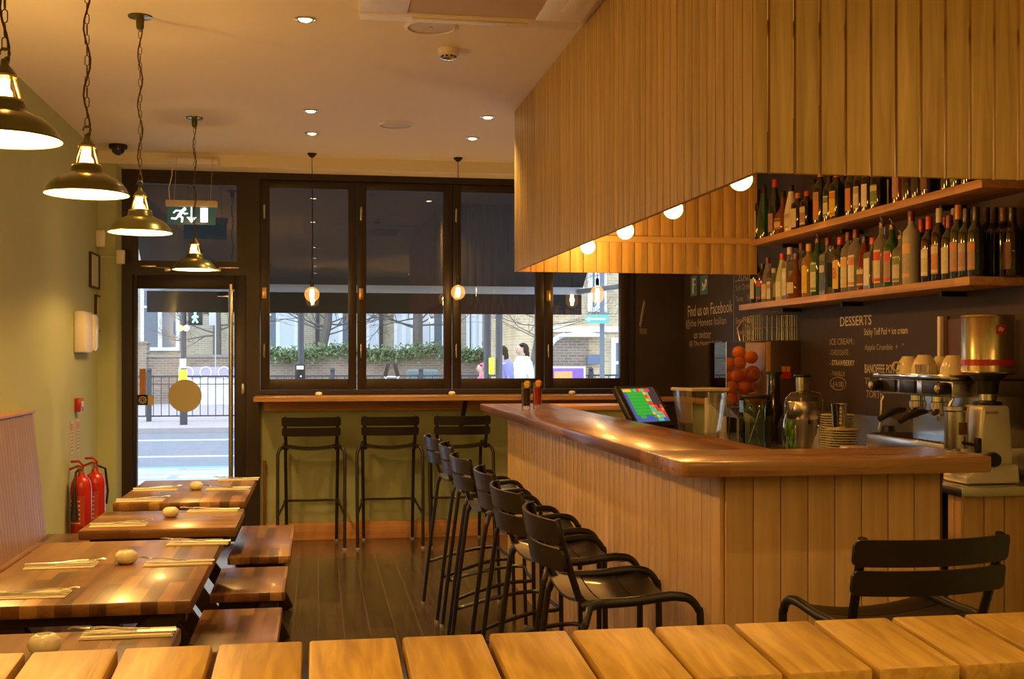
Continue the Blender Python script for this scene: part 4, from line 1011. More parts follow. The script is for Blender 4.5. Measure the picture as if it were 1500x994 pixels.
obj('portafilter_fork', MB().box((-.13, -.01, .105), (.075, .05, .016), bev=.003).box((-.125, -.01, .085), (.045, .045, .035), bev=.003).bx(-.18, -.10, -.03, .01, .112, .118), M_black, t)
obj('name_plate', MB().box((.005, -.0705, .278), (.055, .003, .010)), pbr('plate', (.3, .28, .22), .4), t)
obj('collar', MB().lathe([(0, .305), (.055, .305), (.055, .318), (.030, .322), (.028, .345), (.040, .352), (.045, .40), (.075, .425), (.075, .432), (0, .432)], c=(.03, 0, 0), seg=26), M_black, t)
obj('collar_ring', MB().lathe([(.029, .322), (.034, .324), (.034, .350), (.029, .352)], c=(.03, 0, 0), seg=26), M_steel, t)
GOLD = pbr('gold_tin', (.56, .46, .26), .22, .95)
cn = obj('coffee_can', MB().lathe([(0, .432), (.100, .432), (.103, .436), (.101, .442), (.101, .650), (.103, .655), (.100, .662), (.094, .662), (.092, .655), (0, .655)], c=(.03, 0, 0), seg=48), GOLD, t)
obj('red_band', MB().lathe([(.1016, .462), (.1016, .486)], c=(.03, 0, 0), seg=48), M_red, cn)
# square label with its lettering, wrapped on the front of the can
a = -pi*.52
b = MB().lathe([(.1018, .585), (.1018, .622)], c=(.03, 0, 0), seg=6, a0=a-.18, a1=a+.18); obj('red_label', b, M_red, cn)
ta = Vector((-sin(a), cos(a), 0)); pc = Vector((.03+.1032*cos(a), .1032*sin(a), .593)) - ta*.012
text_mesh('label_lettering', 'illy', pc, ta, (0, 0, 1), .024, .020, pbr('white_print', (.85, .82, .75), .5), cn, .01, .2)

# orange juicing machine
q = onX(1120, 540, 2.66)
t = thing('orange_juice_machine', 'tall juicing machine with clear window full of oranges', 'juicer', (2.735, 6.78, .90))
obj('dark_body', MB().bx(-.02, .17, -.17, .17, 0, .60, bev=.006), pbr('dark_brown_shell', (.06, .038, .025), .35), t)
obj('gold_edge', MB().bx(-.055, -.022, -.174, .17, .18, .595, bev=.003), pbr('gold_edge', (.45, .27, .08), .4), t)
obj('warning_label', MB().box((.075, -.172, .41), (.062, .003, .075)), M_red, t)
obj('label_pictures', MB().box((.06, -.174, .428), (.022, .002, .03)).box((.088, -.174, .428), (.018, .002, .03)), pbr('label_olive', (.45, .32, .03), .5), t)
b = MB().bx(-.305, -.058, -.172, .16, .20, .205)
b.bx(-.305, -.058, -.176, -.172, .205, .59).bx(-.309, -.305, -.172, .16, .205, .59)
obj('clear_cover', b, pane('acrylic_cover', (.95, .95, .95, 1), 1.3), t)
obj('cover_frame', MB().tube([(-.307, -.176, .20), (-.307, -.176, .592), (-.058, -.176, .592)], .004, 6).tube([(-.307, -.176, .20), (-.058, -.176, .20)], .006, 6), M_steel, t)
obj('squeezer_hub', MB().lathe([(0, 0), (.045, 0), (.05, .02), (.03, .06), (0, .07)], c=(-.115, -.09, .40), rot=Matrix.Rotation(pi/2, 4, 'X'), seg=22), pbr('orange_plastic', (.72, .17, .02), .35), t)
obj('juice_tray', MB().prism([(-.29, .20), (-.06, .20), (-.08, .13), (-.22, .13)], 'Y', -.16, .14), M_steel, t)
b = MB()
for x in [(-.055 + i*.032) for i in range(8)]: b.tube([(x-.02, -.16, .602), (x-.02, -.16, .76)], .0022, 5); b.tube([(x-.02, .15, .602), (x-.02, .15, .76)], .0022, 5)
for y_ in [(-.16 + i*.034) for i in range(10)]: b.tube([(-.075, y_, .602), (-.075, y_, .76)], .0022, 5); b.tube([(.149, y_, .602), (.149, y_, .76)], .0022, 5); b.tube([(-.075, y_, .604), (.149, y_, .604)], .0018, 5)
for z in (.604, .68, .76): b.tube([(-.075, -.16, z), (.149, -.16, z), (.149, .15, z), (-.075, .15, z)], .003, 6, closed=True)
obj('feeder_basket', b, M_chrome, t)
obj('feed_chute', MB().tube([(-.10, -.10, .60), (-.16, -.06, .64), (-.13, .0, .72), (-.08, .02, .70)], .004, 6).tube([(-.20, -.12, .60), (-.21, -.10, .68), (-.15, -.08, .75)], .004, 6), M_brass, t)
ORG = pbr('orange_peel', (.85, .22, .02), .5, nscale=60, bump=.2)
om = MB().ball((0, 0, 0), .041, sc=(1, 1, .95)); o0 = None
for i, (dx, dy, dz) in enumerate(((-.26, -.12, .244), (-.18, -.12, .244), (-.10, -.12, .244), (-.22, -.05, .25), (-.14, -.04, .25), (-.255, -.115, .32), (-.175, -.12, .32), (-.10, -.03, .32), (-.215, -.11, .39), (-.13, -.0, .39), (-.265, -.06, .39), (-.20, -.11, .465), (-.12, -.10, .50), (-.265, -.10, .46), (-.18, -.05, .53))):
    if o0 is None: o0 = obj('orange', om, ORG); o = o0
    else: o = o0.copy(); COL.objects.link(o)
    o.location = (2.735+dx, 6.78+dy, .90+dz); tag(o, 'whole orange behind the clear cover of the juicing machine', 'orange', 'oranges in the juicing machine')

# centrifugal juicer
t = thing('centrifugal_juicer', 'round steel juice extractor with tall feed tube and wire clamp', 'juicer', (2.60, 5.90, .90)); t.scale = (.92, .92, .92)
obj('motor_base', MB().lathe([(0, 0), (.088, 0), (.092, .01), (.092, .18), (0, .18)], seg=36), pbr('grey_steel', (.36, .36, .36), .35, .8), t)
obj('bowl', MB().lathe([(.092, .18), (.098, .19), (.104, .20), (.104, .275), (.098, .285), (0, .285)], seg=36), M_steel, t)
obj('lid', MB().lathe([(0, .285), (.097, .286), (.092, .31), (.055, .335), (.038, .34), (0, .34)], seg=36), pbr('smoky_lid', (.10, .09, .08), .15, trans=.3), t)
obj('feed_tube', MB().lathe([(0, .335), (.034, .335), (.036, .40), (.036, .425), (0, .425)], seg=26), M_steel, t)
obj('pusher', MB().lathe([(0, .425), (.048, .425), (.050, .430), (.048, .440), (0, .440)], seg=26), M_black, t)
obj('clamp', MB().tube([(.118, -.03, .06), (.118, -.03, .30), (.09, -.05, .335), (.0, -.07, .348), (-.09, -.05, .335), (-.115, -.03, .30), (-.112, -.03, .20)], .0035, 7), M_chrome, t)
obj('switch', MB().lathe([(0, 0), (.014, 0), (.012, .012), (0, .012)], c=(0, -.092, .165), rot=Matrix.Rotation(pi/2, 4, 'X'), seg=14), M_chrome, t)
t = thing('glass_cruet', 'small glass cruet at the right foot of the juice extractor', 'bottle', (2.60, 5.68, .90))
obj('body', MB().lathe([(0, 0), (.034, 0), (.036, .01), (.030, .07), (.014, .10), (.012, .125), (0, .125)], seg=20), G['clear'], t); obj('stopper', MB().ball((0, 0, .135), .013), M_chrome, t)
t = thing('juice_pitcher', 'dark lidded canister between the glass jar and the juice extractor', 'canister', (2.61, 6.32, .90))
obj('body', MB().lathe([(0, 0), (.055, 0), (.055, .20), (.040, .24), (.036, .40), (0, .40)], seg=24), G['black'], t); obj('lid', MB().lathe([(0, .40), (.05, .40), (.05, .415), (0, .415)], seg=24), M_black, t)
t = thing('bagged_herbs', 'bunch of green leaves in crinkled clear wrap beside the juice extractor', 'herbs', (2.47, 5.76, .90))
b = MB(); random.seed(3)
for k in range(40):
    a = random.random()*6.28; r = random.random()*.03; b.ball((r*cos(a), r*sin(a), .02+random.random()*.13), .012, sc=(1, .35, 1.5), seg=6, rings=4, rot=Matrix.Rotation(a, 4, 'Z'))
obj('leaves', b, pbr('leaf_green', (.10, .28, .03), .5), t)
b = MB().lathe([(.035, 0), (.042, .08), (.036, .16), (.018, .22), (.030, .27)], seg=12); obj('wrap', b, M_clearjar, t)
# square lidded glass jar
t = thing('glass_jar', 'large square greenish glass jar with black lid holding spoons', 'jar', (2.38, 6.02, .90))
b = MB(); b.lathe([(.085, .0), (.088, .01), (.088, .26), (.08, .275)], seg=8, rot=Matrix.Rotation(pi/8, 4, 'Z')).lathe([(0, .004), (.080, .006), (.082, .26)], seg=8, rot=Matrix.Rotation(pi/8, 4, 'Z'))
obj('jar_body', b, pane('green_tint_glass', (.82, .88, .78, 1), 1.3), t)
obj('lid', MB().lathe([(0, .275), (.09, .275), (.092, .285), (.088, .292), (0, .292)], seg=24), M_black, t)
obj('spoons', MB().tube([(.03, 0, .02), (-.02, .01, .21)], .004, 6).tube([(-.03, .02, .02), (.03, .0, .22)], .004, 6).ball((-.02, .01, .215), .014, sc=(1, .4, 1.4)).ball((.03, 0, .225), .014, sc=(1, .4, 1.4)), M_steel, t)
tag(obj('jar_stand', MB().bx(2.24, 2.435, 5.9, 6.15, .86, .899).bx(2.25, 2.43, 5.92, 6.13, 0, .86), M_black), 'dark stand under the square glass jar beside the coffee station', 'stand')
# cream storage unit in the far corner
t = thing('milk_cooler', 'cream countertop unit with a dark front panel in the far corner', 'appliance', (2.74, 7.47, 0))
obj('cabinet', MB().bx(-.10, .12, -.15, .15, 0, 1.12, bev=.006), pbr('cream_shell', (.55, .47, .34), .5), t)
obj('front_panel', MB().bx(-.05, .02, -.156, -.151, .80, 1.05, bev=.002), M_black, t)
# blender jug
q = onZ(1021, 690, .83)
t = thing('blender_jug', 'clear polycarbonate blender jug standing behind the counter', 'jug', (1.615, 4.72, .831), .2)
jb = pane('jug_plastic', (.97, .955, .90, 1), .6, rough=.08)
R8 = Matrix.Rotation(pi/4, 4, 'Z')
b = MB().lathe([(0, .06), (.070, .06), (.076, .12), (.112, .34), (.125, .43), (.120, .43), (.106, .34), (.070, .12), (0, .075)], seg=4, rot=R8)
bmesh.ops.bevel(b.bm, geom=[e for e in b.bm.edges if abs(e.verts[0].co.z-e.verts[1].co.z) > .02], offset=.015, segments=3, affect='EDGES', profile=.5)
obj('jug_body', b, jb, t)
obj('collar', MB().lathe([(0, 0), (.068, 0), (.064, .06), (0, .06)], seg=24), M_black, t)
obj('rim', MB().lathe([(.122, .425), (.128, .427), (.128, .437), (.122, .439)], seg=4, rot=R8), pbr('beige_rim', (.55, .48, .36), .3), t)
obj('handle', MB().tube([(.082, -.02, .40), (.12, -.03, .38), (.118, -.03, .20), (.070, -.02, .15)], .012, 8), jb, t)
# till
t = thing('till_screen', 'black touch screen till tilted back, showing a coloured button grid', 'till', (1.62, 5.60, .831), .0)
MT = Matrix.Rotation(radians(-20), 4, 'X')
def tb(c, d, bev=0): return MB().box(MT @ Vector(c), d, rot=MT, bev=bev)
ztl = .24
obj('stand', MB().lathe([(0, 0), (.10, 0), (.10, .012), (.03, .02), (.025, .26), (0, .26)], seg=24), M_black, t)
PIV = Matrix.Translation((0, 0, .315)) @ Matrix.Rotation(radians(35), 4, 'Z') @ Matrix.Rotation(radians(-34), 4, 'X')
def pb(b, c, d, bev=0):
    b.box(PIV @ Vector(c), d, rot=PIV.to_quaternion().to_matrix().to_4x4(), bev=bev); return b
obj('casing', pb(MB(), (0, 0, 0), (.315, .035, .25), .008), M_black, t)
scn = obj('screen', pb(MB(), (0, -.019, .005), (.265, .002, .205)), emis('screen_dark', (.05, .04, .05), .3), t)
cols = {'g': (.03, .42, .05), 'b': (.06, .12, .45), 'r': (.55, .06, .03), 'y': (.6, .5, .05), 'c': (.1, .5, .4), 'o': (.6, .22, .04)}
grid = ["yyygcrocrrkk", "bggggggyckkk", "bggggggrokkk", "bggggggyckkk", "bggggggrrkkk", "bggggggcorkr", "bggggggccrro", "bggggggyccor", "bbggbbbgyccr", "bbbbbbbbccbb"]
for key, cc in cols.items():
    b = MB()
    for j, row in enumerate(grid):
        for i, ch in enumerate(row):
            if ch == key: pb(b, (-.126+(i+.5)*.021, -.0212, .100-(j+.5)*.0195), (.020, .0015, .0175))
    obj('screen_buttons', b, emis('screen_'+key, cc, .34), scn)
# receipts / small things by the till
tag(obj('paper_slips', MB().box((1.585, 5.15, .995), (.09, .16, .006), rot=Matrix.Rotation(.4, 4, 'Z')).box((1.60, 5.18, 1.0015), (.07, .12, .005), rot=Matrix.Rotation(.1, 4, 'Z')), M_napkin), 'loose paper slips behind the counter, right of the till', 'paper')
tag(obj('slip_tray', MB().bx(1.52, 1.68, 5.02, 5.30, .831, .991, bev=.004), M_black), 'small black tray holding the paper slips', 'tray')
# iced drinks
def drink(px, py, liq, lab, fruit):
    q = onZ(px, py, CT); t = thing('iced_drink', lab, 'drink', (q.x, q.y, CT+.0005))
    obj('glass', MB().lathe([(0, .001), (.022, .001), (.024, .0), (.029, .158), (.0275, .158), (.0225, .022), (0, .020)], seg=22), M_clearjar, t)
    obj('liquid', MB().lathe([(0, .026), (.0215, .026), (.0255, .125), (0, .125)], seg=22), liq, t)
    b = MB()
    for k in range(5): b.box((.010*cos(k*2.2), .010*sin(k*2.2), .118+.003*k), (.014, .014, .014), rot=Matrix.Rotation(k, 4, 'Y'))
    obj('ice', b, G['clear'], t)
    obj('citrus_slice', MB().lathe([(0, 0), (.020, 0), (.020, .004), (0, .004)], c=(.006, -.006, .148), rot=Matrix.Rotation(1.35, 4, 'X'), seg=20), fruit, t)
drink(770.5, 601, pbr('cola', (.035, .010, .004), .05, coat=1), 'dark brown iced drink with lemon slice on the far end of the counter', pbr('lemon', (.75, .50, .04), .4))
drink(787, 599, pbr('red_drink', (.50, .02, .012), .05, coat=1), 'bright red iced drink with orange slice beside the brown one', pbr('orange_fruit', (.80, .33, .03), .4))
# saucer and cup stacks
def saucer_stack(p, n, lab, r=.085):
    o = None
    for k in range(n):
        if o is None:
            o = obj('saucer', MB().lathe([(0, 0), (r*.45, 0), (r*.5, .004), (r, .012), (r*1.0, .015), (r*.5, .008), (0, .006)], seg=28), M_cream); c = o
        else: c = o.copy(); COL.objects.link(c)
        c.location = (p[0]+.001*sin(k*1.7), p[1], p[2]+.0122*k)
        tag(c, lab, 'saucer', lab[:40])
saucer_stack((2.60, 5.47, .9005), 17, 'cream saucer in the taller stack left of the steel shaker')
saucer_stack((2.53, 5.27, .9005), 12, 'cream saucer in the lower stack under the steel shaker', .082)
t = thing('steel_shaker', 'steel shaker cup standing on the lower saucer stack', 'shaker', (2.515, 5.27, .9005+.0122*11+.0155))
obj('cup', MB().lathe([(0, 0), (.030, 0), (.040, .12), (.041, .123), (.038, .121), (.028, .005), (0, .004)], seg=28), M_chrome, t)
b = MB()
for k in range(5): b.box((-.010, -.0365-.001*k, .03+.018*k), (.012, .002, .010))
obj('printed_marks', b, M_cream, t)
t = thing('sugar_sachet_box', 'small cream box with orange print beside the saucers', 'box', (2.50, 5.08, .90))
obj('box', MB().box((0, 0, .04), (.11, .08, .08), bev=.003), M_cream, t); obj('print', MB().box((-.01, -.041, .045), (.035, .002, .035)), pbr('orange_print', (.7, .28, .05), .5), t)
t = thing('kettle_jug', 'small dark round jug behind the saucer stacks', 'jug', (2.80, 5.32, .90))
obj('body', MB().lathe([(0, 0), (.04, 0), (.05, .05), (.042, .12), (.03, .16), (0, .16)], seg=22), M_black, t); obj('handle', MB().tube(arc((0, -.055, .08), .03, -pi/2, pi/2, 8, (0, -1, 0), (0, 0, 1)), .005, 6), M_black, t)
# ================================================================ OUTSIDE
GZ = -.10
struct('ground', MB().bx(-40, 45, 9.06, 70, GZ-.2, GZ), pbr('asphalt', (.16, .17, .19), .85, noise=.12, nscale=3))
struct('pavement_near', MB().bx(-40, 45, 9.06, 15.8, GZ, GZ+.02), brick('paving', (.42, .44, .47, 1), (.36, .38, .41, 1), (.25, .26, .28, 1), .13, 'XY', .6))
struct('pavement_far', MB().bx(-40, 45, 23.5, 36, GZ, GZ+.10), pbr('far_paving', (.34, .30, .29), .9, noise=.15))
tag(obj('blue_road_line', MB().bx(-30, 30, 15.85, 16.15, GZ+.001, GZ+.012), pbr('blue_paint', (.12, .30, .62), .6)), 'pale blue line painted along the near edge of the road', 'road marking')
tag(obj('white_road_line', MB().bx(-30, 1.2, 17.8, 17.92, GZ+.001, GZ+.012).bx(2.2, 12, 17.8, 17.92, GZ+.001, GZ+.012), pbr('road_white', (.75, .77, .78), .6)), 'broken white line painted on the nearer side of the road', 'road marking')
tag(obj('white_road_line', MB().bx(-30, 30, 21.3, 21.45, GZ+.001, GZ+.012), pbr('road_white', (.75, .77, .78), .6)), 'continuous white line painted along the far side of the road', 'road marking')
# awning
t = thing('shop_awning', 'dark fabric awning stretched out over the pavement outside the windows', 'awning', (.45, 9.1, 2.8))
o_ = (.45, 9.1, 2.8)
b = MB().prism([(9.10, 2.86), (10.30, 2.045), (10.30, 2.035), (9.10, 2.85)], 'X', -1.47, 2.40); obj('canvas', rel(b, o_), M_awning, t)
obj('front_bar', rel(MB().bx(-1.49, 2.42, 10.29, 10.34, 1.975, 2.05, bev=.006), o_), pbr('awning_bar', (.50, .50, .52), .5), t)
obj('valance', rel(MB().bx(-1.46, 2.39, 10.30, 10.306, 1.79, 1.974), o_), M_awning, t)
obj('roller', rel(MB().tube([(-1.47, 9.14, 2.86), (2.42, 9.14, 2.86)], .05, 12), o_), M_awning, t)
for (x0, x1) in ((-1.35, -.5), (2.36, 3.05)):
    obj('arm', rel(MB().bar((x0, 10.28, 2.0), (x1, 9.6, 2.08), .035, .045, bev=.004).bar((x1, 9.6, 2.08), (x0, 9.12, 2.12), .035, .045, bev=.004), o_), pbr('arm_grey', (.38, .38, .38), .5), t)
for (y, z) in ((10.0, 2.19), (9.6, 2.46)): pass
# neighbour pier at the left of the door
tag(obj('shop_pier', MB().bx(-2.0, -1.50, 9.10, 9.5, GZ+.02, 3.2), pbr('pale_pier', (.48, .50, .52), .8)), 'pale masonry pier outside to the left of the door', 'pier')

# railings across the road: one thing, its posts and panel are parts
M_rail = pbr('black_railing', (.035, .038, .045), .5)
t = thing('pedestrian_railing', 'long dark guard railing of thin bars on the far pavement', 'railing', (0, 26, GZ+.10))
b = MB(); x = -8.0
random.seed(5)
while x < 14: b.bx(x-.008, x+.008, -.008, .008, .12, .98); x += .165
obj('bars', b, M_rail, t)
obj('top_rail', MB().bx(-8, 14, -.02, .02, .96, 1.0).bx(-8, 14, -.015, .015, .80, .82), M_rail, t); obj('bottom_rail', MB().bx(-8, 14, -.02, .02, .10, .13), M_rail, t)
for i in range(12):
    x = -7.6+i*1.98; obj('post', MB().bx(x-.05, x+.05, -.05, .05, -.0, 1.08).ball((x, 0, 1.12), .06, seg=8, rings=6), M_rail, t)
# garden wall with ivy
t = thing('garden_wall', 'long old brick garden wall across the road', 'wall', (-2, 36, GZ))
BR = brick('old_brick', (.30, .21, .14, 1), (.20, .15, .11, 1), (.34, .31, .27, 1))
obj('wall_body', MB().bx(-20, 7.75, 0, .4, 0, 1.50), BR, t)
obj('coping', MB().bx(-20, 7.75, -.05, .45, 1.50, 1.58), pbr('coping', (.25, .23, .21), .9), t)
obj('gate_pier', MB().bx(7.75, 8.7, -.1, .6, 0, 1.78).bx(7.7, 8.75, -.15, .65, 1.78, 1.86), BR, t)
obj('gate_pier', MB().bx(-4.3, -3.1, -.1, .6, 0, 1.9).bx(-4.35, -3.05, -.15, .65, 1.9, 1.98), BR, t)
random.seed(11); b = MB()
for k in range(3600):
    x = random.uniform(-1.7, 5.3) ; zc = 1.55 + random.gauss(0, .12) + .08*sin(x*2.3); y = 35.78+random.uniform(-.15, .12)
    if zc < 1.15: continue
    s = random.uniform(.04, .08); R_ = Matrix.Rotation(random.uniform(0, 6.3), 4, Vector((random.random(), random.random(), random.random()+.01)))
    vs = [b.bm.verts.new(Vector((x, y, zc)) + R_ @ Vector(v)) for v in ((-s, 0, 0), (0, -s*.6, .01), (s, 0, 0), (0, s*.6, .01))]; b.bm.faces.new(vs)
tag(obj('ivy', b, pbr('ivy_leaf', (.15, .22, .10), .6, noise=.5, nscale=4), smooth=False), 'band of green ivy growing along the top of the garden wall', 'ivy', kind='stuff')
# houses
M_wf = pbr('white_window_paint', (.74, .77, .80), .6); M_wg = pbr('distant_window_glass', (.12, .15, .18), .12); M_wc = pbr('net_curtain', (.60, .64, .66), .8)
YB = brick('stock_brick', (.45, .37, .24, 1), (.34, .28, .19, 1), (.48, .45, .38, 1)); YB2 = brick('yellow_stock_brick', (.56, .42, .22, 1), (.44, .32, .17, 1), (.55, .50, .40, 1))
def wnd(root, pxa, pxb, z0, z1, Y0, off_, bays=2, curtain=None):
    a = onY(pxa, 500, Y0).x; c = onY(pxb, 500, Y0).x; w = c-a
    fr = MB().bx(a, c, -.10, .05, z0-.12, z0).bx(a, c, -.06, .05, z1, z1+.12).bx(a, a+.12, -.06, .05, z0, z1).bx(c-.12, c, -.06, .05, z0, z1)
    for i in range(1, bays): x = a+w*i/bays; fr.bx(x-.07, x+.07, -.05, .04, z0, z1)
    fr.bx(a+.1, c-.1, -.05, .04, (z0+z1)/2-.04, (z0+z1)/2+.04)
    f = obj('window', fr, M_wf, root); o1 = Vector(root.location)
    f.location = (-o1.x, Y0-o1.y, -o1.z)
    p_ = obj('window_glass', MB().bx(a+.1, c-.1, -.02, .0, z0, z1), M_wg, f)
    if curtain:
        for (u0, u1) in curtain: obj('curtain', MB().bx(a+w*u0, a+w*u1, -.035, -.021, z0, z1), M_wc, f)
t = thing('brick_house', 'long pale brick house with tall white framed windows across the road', 'house', (0, 42, GZ))
x1 = onY(756, 500, 42).x
obj('facade', MB().bx(-14, x1, .02, 6, 0, 9.5), YB, t)
for pxa, pxb, bays, cu in ((206, 263, 2, None), (352, 378, 2, [(.1, .9)]), (378, 436, 2, [(.55, .95)]), (478, 520, 2, [(.02, .5)]), (536, 556, 1, [(.1, .9)]), (577, 606, 2, [(.05, .95)]), (614, 652, 2, [(.1, .4)]), (683, 706, 2, [(.3, .9)])):
    wnd(t, pxa, pxb, 1.75, 4.6, 42, None, bays, cu)
    wnd(t, pxa, pxb, 5.6, 8.2, 42, None, bays, None)
for px in (558, 465): x = onY(px, 500, 42).x; obj('drainpipe', MB().bx(x-.07, x+.07, -.12, 0, 0, 9.4), M_rail, t)
obj('roof', MB().prism([(42-42, 9.5), (3, 12), (6, 9.5)], 'X', -14.2, x1+.2), pbr('slate', (.10, .10, .12), .8), t)
t = thing('corner_house', 'yellow brick building with white stone band, arch and door hood, right of the awning', 'house', (12, 30, GZ))
def relx(v): return v-12
x0 = onY(757, 500, 30).x
obj('facade', MB().bx(relx(x0), relx(26), .02, 4.6, 0, 10), YB2, t)
a = onY(800, 483, 30)
obj('stone_band', MB().bx(relx(onY(806, 480, 30).x), relx(26), -.06, .02, a.z-GZ-.05, a.z-GZ+.09), M_wf, t)
e = onY(850, 490, 30); obj('door_hood', MB().prism([(relx(e.x)-.62, e.z-GZ-.06), (relx(e.x)+.62, e.z-GZ-.06), (relx(e.x)+.62, e.z-GZ), (relx(e.x), e.z-GZ+.10), (relx(e.x)-.62, e.z-GZ)], 'Y', -.25, .02), M_wf, t)
e = onY(832, 512, 30); obj('arch', MB().tube(arc((relx(e.x)+.0, -.03, e.z-GZ-.15), .55, pi*.55, pi*.98, 10, (1, 0, 0), (0, 0, 1)), .07, 8), M_wf, t)
e0 = onY(809, 560, 30); obj('bricked_panel', MB().bx(relx(e0.x), relx(onY(862, 500, 30).x), -.03, .02, 0, onY(850, 497, 30).z-GZ), BR, t)
wnd(t, 861, 888, onY(870, 450, 30).z, onY(870, 396, 30).z, 29.98, None, 2, None); wnd(t, 895, 925, onY(900, 560, 30).z, onY(900, 502, 30).z, 29.98, None, 2, None)
t = thing('street_sign', 'small green arrow shaped sign fixed on the lamp post outside', 'sign', onY(873, 467, 24.7))
obj('panel', MB().prism([(-.28, 0), (-.20, .10), (.30, .10), (.30, -.10), (-.20, -.10)], 'Y', -.01, .01), pbr('mint_green', (.16, .42, .34), .6), t)
obj('arrow', MB().prism([(-.24, 0), (-.15, .05), (-.15, .018), (.22, .018), (.22, -.018), (-.15, -.018), (-.15, -.05)], 'Y', -.015, -.011), M_wf, t)
q = onY(870, 526, 29.9); tag(obj('wall_plaque', MB().box(q, (.36, .03, .26)), pbr('blue_plaque', (.12, .16, .24), .5)), 'small blue grey plaque on the yellow brick building', 'plaque')
q = onY(831, 550, 25.6); t = thing('street_poster', 'low purple and orange poster board by the far railing', 'poster', (q.x, q.y, .0))
obj('board', MB().box((0, 0, q.z), (.85, .04, .42)).bx(-.42, -.38, -.02, .02, 0, q.z-.2).bx(.38, .42, -.02, .02, 0, q.z-.2), M_wf, t); obj('print', MB().box((0, -.025, q.z), (.75, .01, .34)), pbr('purple_print', (.25, .12, .5), .5), t)
obj('inset', MB().box((-.1, -.035, q.z), (.42, .01, .2)), pbr('orange_print2', (.75, .35, .12), .5), t)
# poles
def pole(px, Y0, r, top, name, lab, cat, m=M_rail):
    x = onY(px, 500, Y0).x; t = thing(name, lab, cat, (x, Y0, GZ+(.10 if Y0 > 23.5 else .02)))
    obj('shaft', MB().lathe([(0, 0), (r*1.4, 0), (r*1.4, .9), (r, .95), (r, top), (0, top)], seg=16), m, t); return t
t = pole(441, 14.8, .036, 4.0, 'crossing_pole', 'dark pole with push button box outside the first window', 'pole')
obj('button_box', MB().box((-.01, -.08, 1.30), (.13, .10, .20), bev=.01), M_black, t); obj('box_label', MB().box((-.01, -.132, 1.35), (.085, .004, .045)), M_wf, t); obj('button', MB().ball((0, -.132, 1.24), .012), M_wf, t)
t = pole(714, 15.2, .050, 4.2, 'traffic_post', 'wide dark post, left of the pair outside the third window', 'pole')
t = pole(731, 15.0, .046, 4.2, 'traffic_post', 'wide dark post, right of the pair outside the third window', 'pole')
q = onY(721, 536, 14.9); obj('yellow_button_unit', MB().box((q.x-t.location.x, -.03, q.z-t.location.z), (.065, .07, .22), bev=.008), pbr('yellow_plastic', (.85, .70, .03), .4), t)
q0 = onY(721, 560, 15.1); tag(obj('thin_pole', MB().tube([(q0.x, 15.5, GZ+.02), (q0.x, 15.5, 3.6)], .014, 8), M_wf), 'thin pale pole between the two dark posts outside the third window', 'pole')
t = pole(882, 25, .055, 7.0, 'lamp_post', 'tall grey lamp post in front of the yellow brick building', 'lamp post', pbr('post_grey', (.14, .15, .17), .6))
t = pole(269, 24.6, .055, 3.4, 'traffic_signal', 'signal pole with lit green walking man, seen through the door', 'traffic signal')
q = onY(287, 465, 24.6); o1 = Vector(t.location)
obj('signal_head', MB().box((q.x-o1.x, -.05, q.z-o1.z), (.28, .2, .32), bev=.02), M_black, t)
gm = MB(); cx, cz = q.x-o1.x, q.z-o1.z
gm.ball((cx, -.16, cz+.09), .025, seg=8, rings=6); 
for (a_, c_) in (((0, .06), (0, -.02)), ((0, -.02), (-.05, -.11)), ((0, -.02), (.05, -.11)), ((0, .05), (-.06, -.01)), ((0, .05), (.06, -.0))): gm.tube([(cx+a_[0], -.16, cz+a_[1]), (cx+c_[0], -.16, cz+c_[1])], .018, 6)
obj('green_man', gm, emis('signal_green', (.15, 1, .6), 3.0), t)
q = onY(267, 550, 24.4); obj('yellow_panel', MB().box((0, -.12, q.z-o1.z), (.17, .05, .26), bev=.01), pbr('yellow_plastic', (.85, .70, .03), .4), t)
obj('white_plate', MB().box((0, -.15, q.z-o1.z+.25), (.13, .04, .20), bev=.01), M_wf, t)
q = onY(311, 465, 27); tag(obj('bus_stop_flag', MB().box((q.x, 27, q.z), (.15, .04, .36), bev=.02).tube([(q.x+.07, 27, 0), (q.x+.07, 27, q.z+.15)], .012, 8), pbr('sign_grey', (.45, .47, .5), .6)), 'small white flag sign on a pole seen through the door', 'sign')
t = thing('white_hoarding', 'white panel wall with purple circles behind the railing, seen through the door', 'hoarding', (onY(315, 560, 35).x, 35, .0))
obj('panel', MB().box((0, 0, .55), (2.1, .08, 1.1)), M_wf, t); obj('purple_band', MB().box((0, -.05, .95), (2.1, .02, .34)), pbr('lilac', (.42, .36, .55), .6), t)
b = MB()
for k in range(4): b.tube(arc((-.78+.52*k, -.07, .95), .16, 0, 2*pi, 18, (1, 0, 0), (0, 0, 1))[:-1], .02, 5, closed=True)
obj('circles', b, M_wf, t)
q = onY(620, 545, 27); tag(obj('utility_cabinet', MB().box((q.x, 27.2, .55), (.75, .4, 1.1), bev=.05), pbr('cabinet_green', (.10, .14, .13), .6)), 'grey green utility cabinet behind the railing outside the second window', 'cabinet')
q = onY(574, 545, 13.5); t = thing('street_furniture', 'pair of dark leaning flaps on a pale bar outside the second window', 'street furniture', (q.x, 13.5, GZ+.02))
obj('flap', MB().box((-.06, 0, 1.34), (.05, .05, .16), rot=Matrix.Rotation(.25, 4, 'Y'), bev=.008), M_darkwood, t); obj('flap', MB().box((.05, 0, 1.34), (.05, .05, .16), rot=Matrix.Rotation(-.25, 4, 'Y'), bev=.008), M_darkwood, t)
obj('bar', MB().tube([(-.09, 0, 1.25), (.09, 0, 1.25)], .012, 8).tube([(-.07, 0, 1.25), (-.07, 0, 0)], .01, 8).tube([(.07, 0, 1.25), (.07, 0, 0)], .01, 8), M_steel, t)

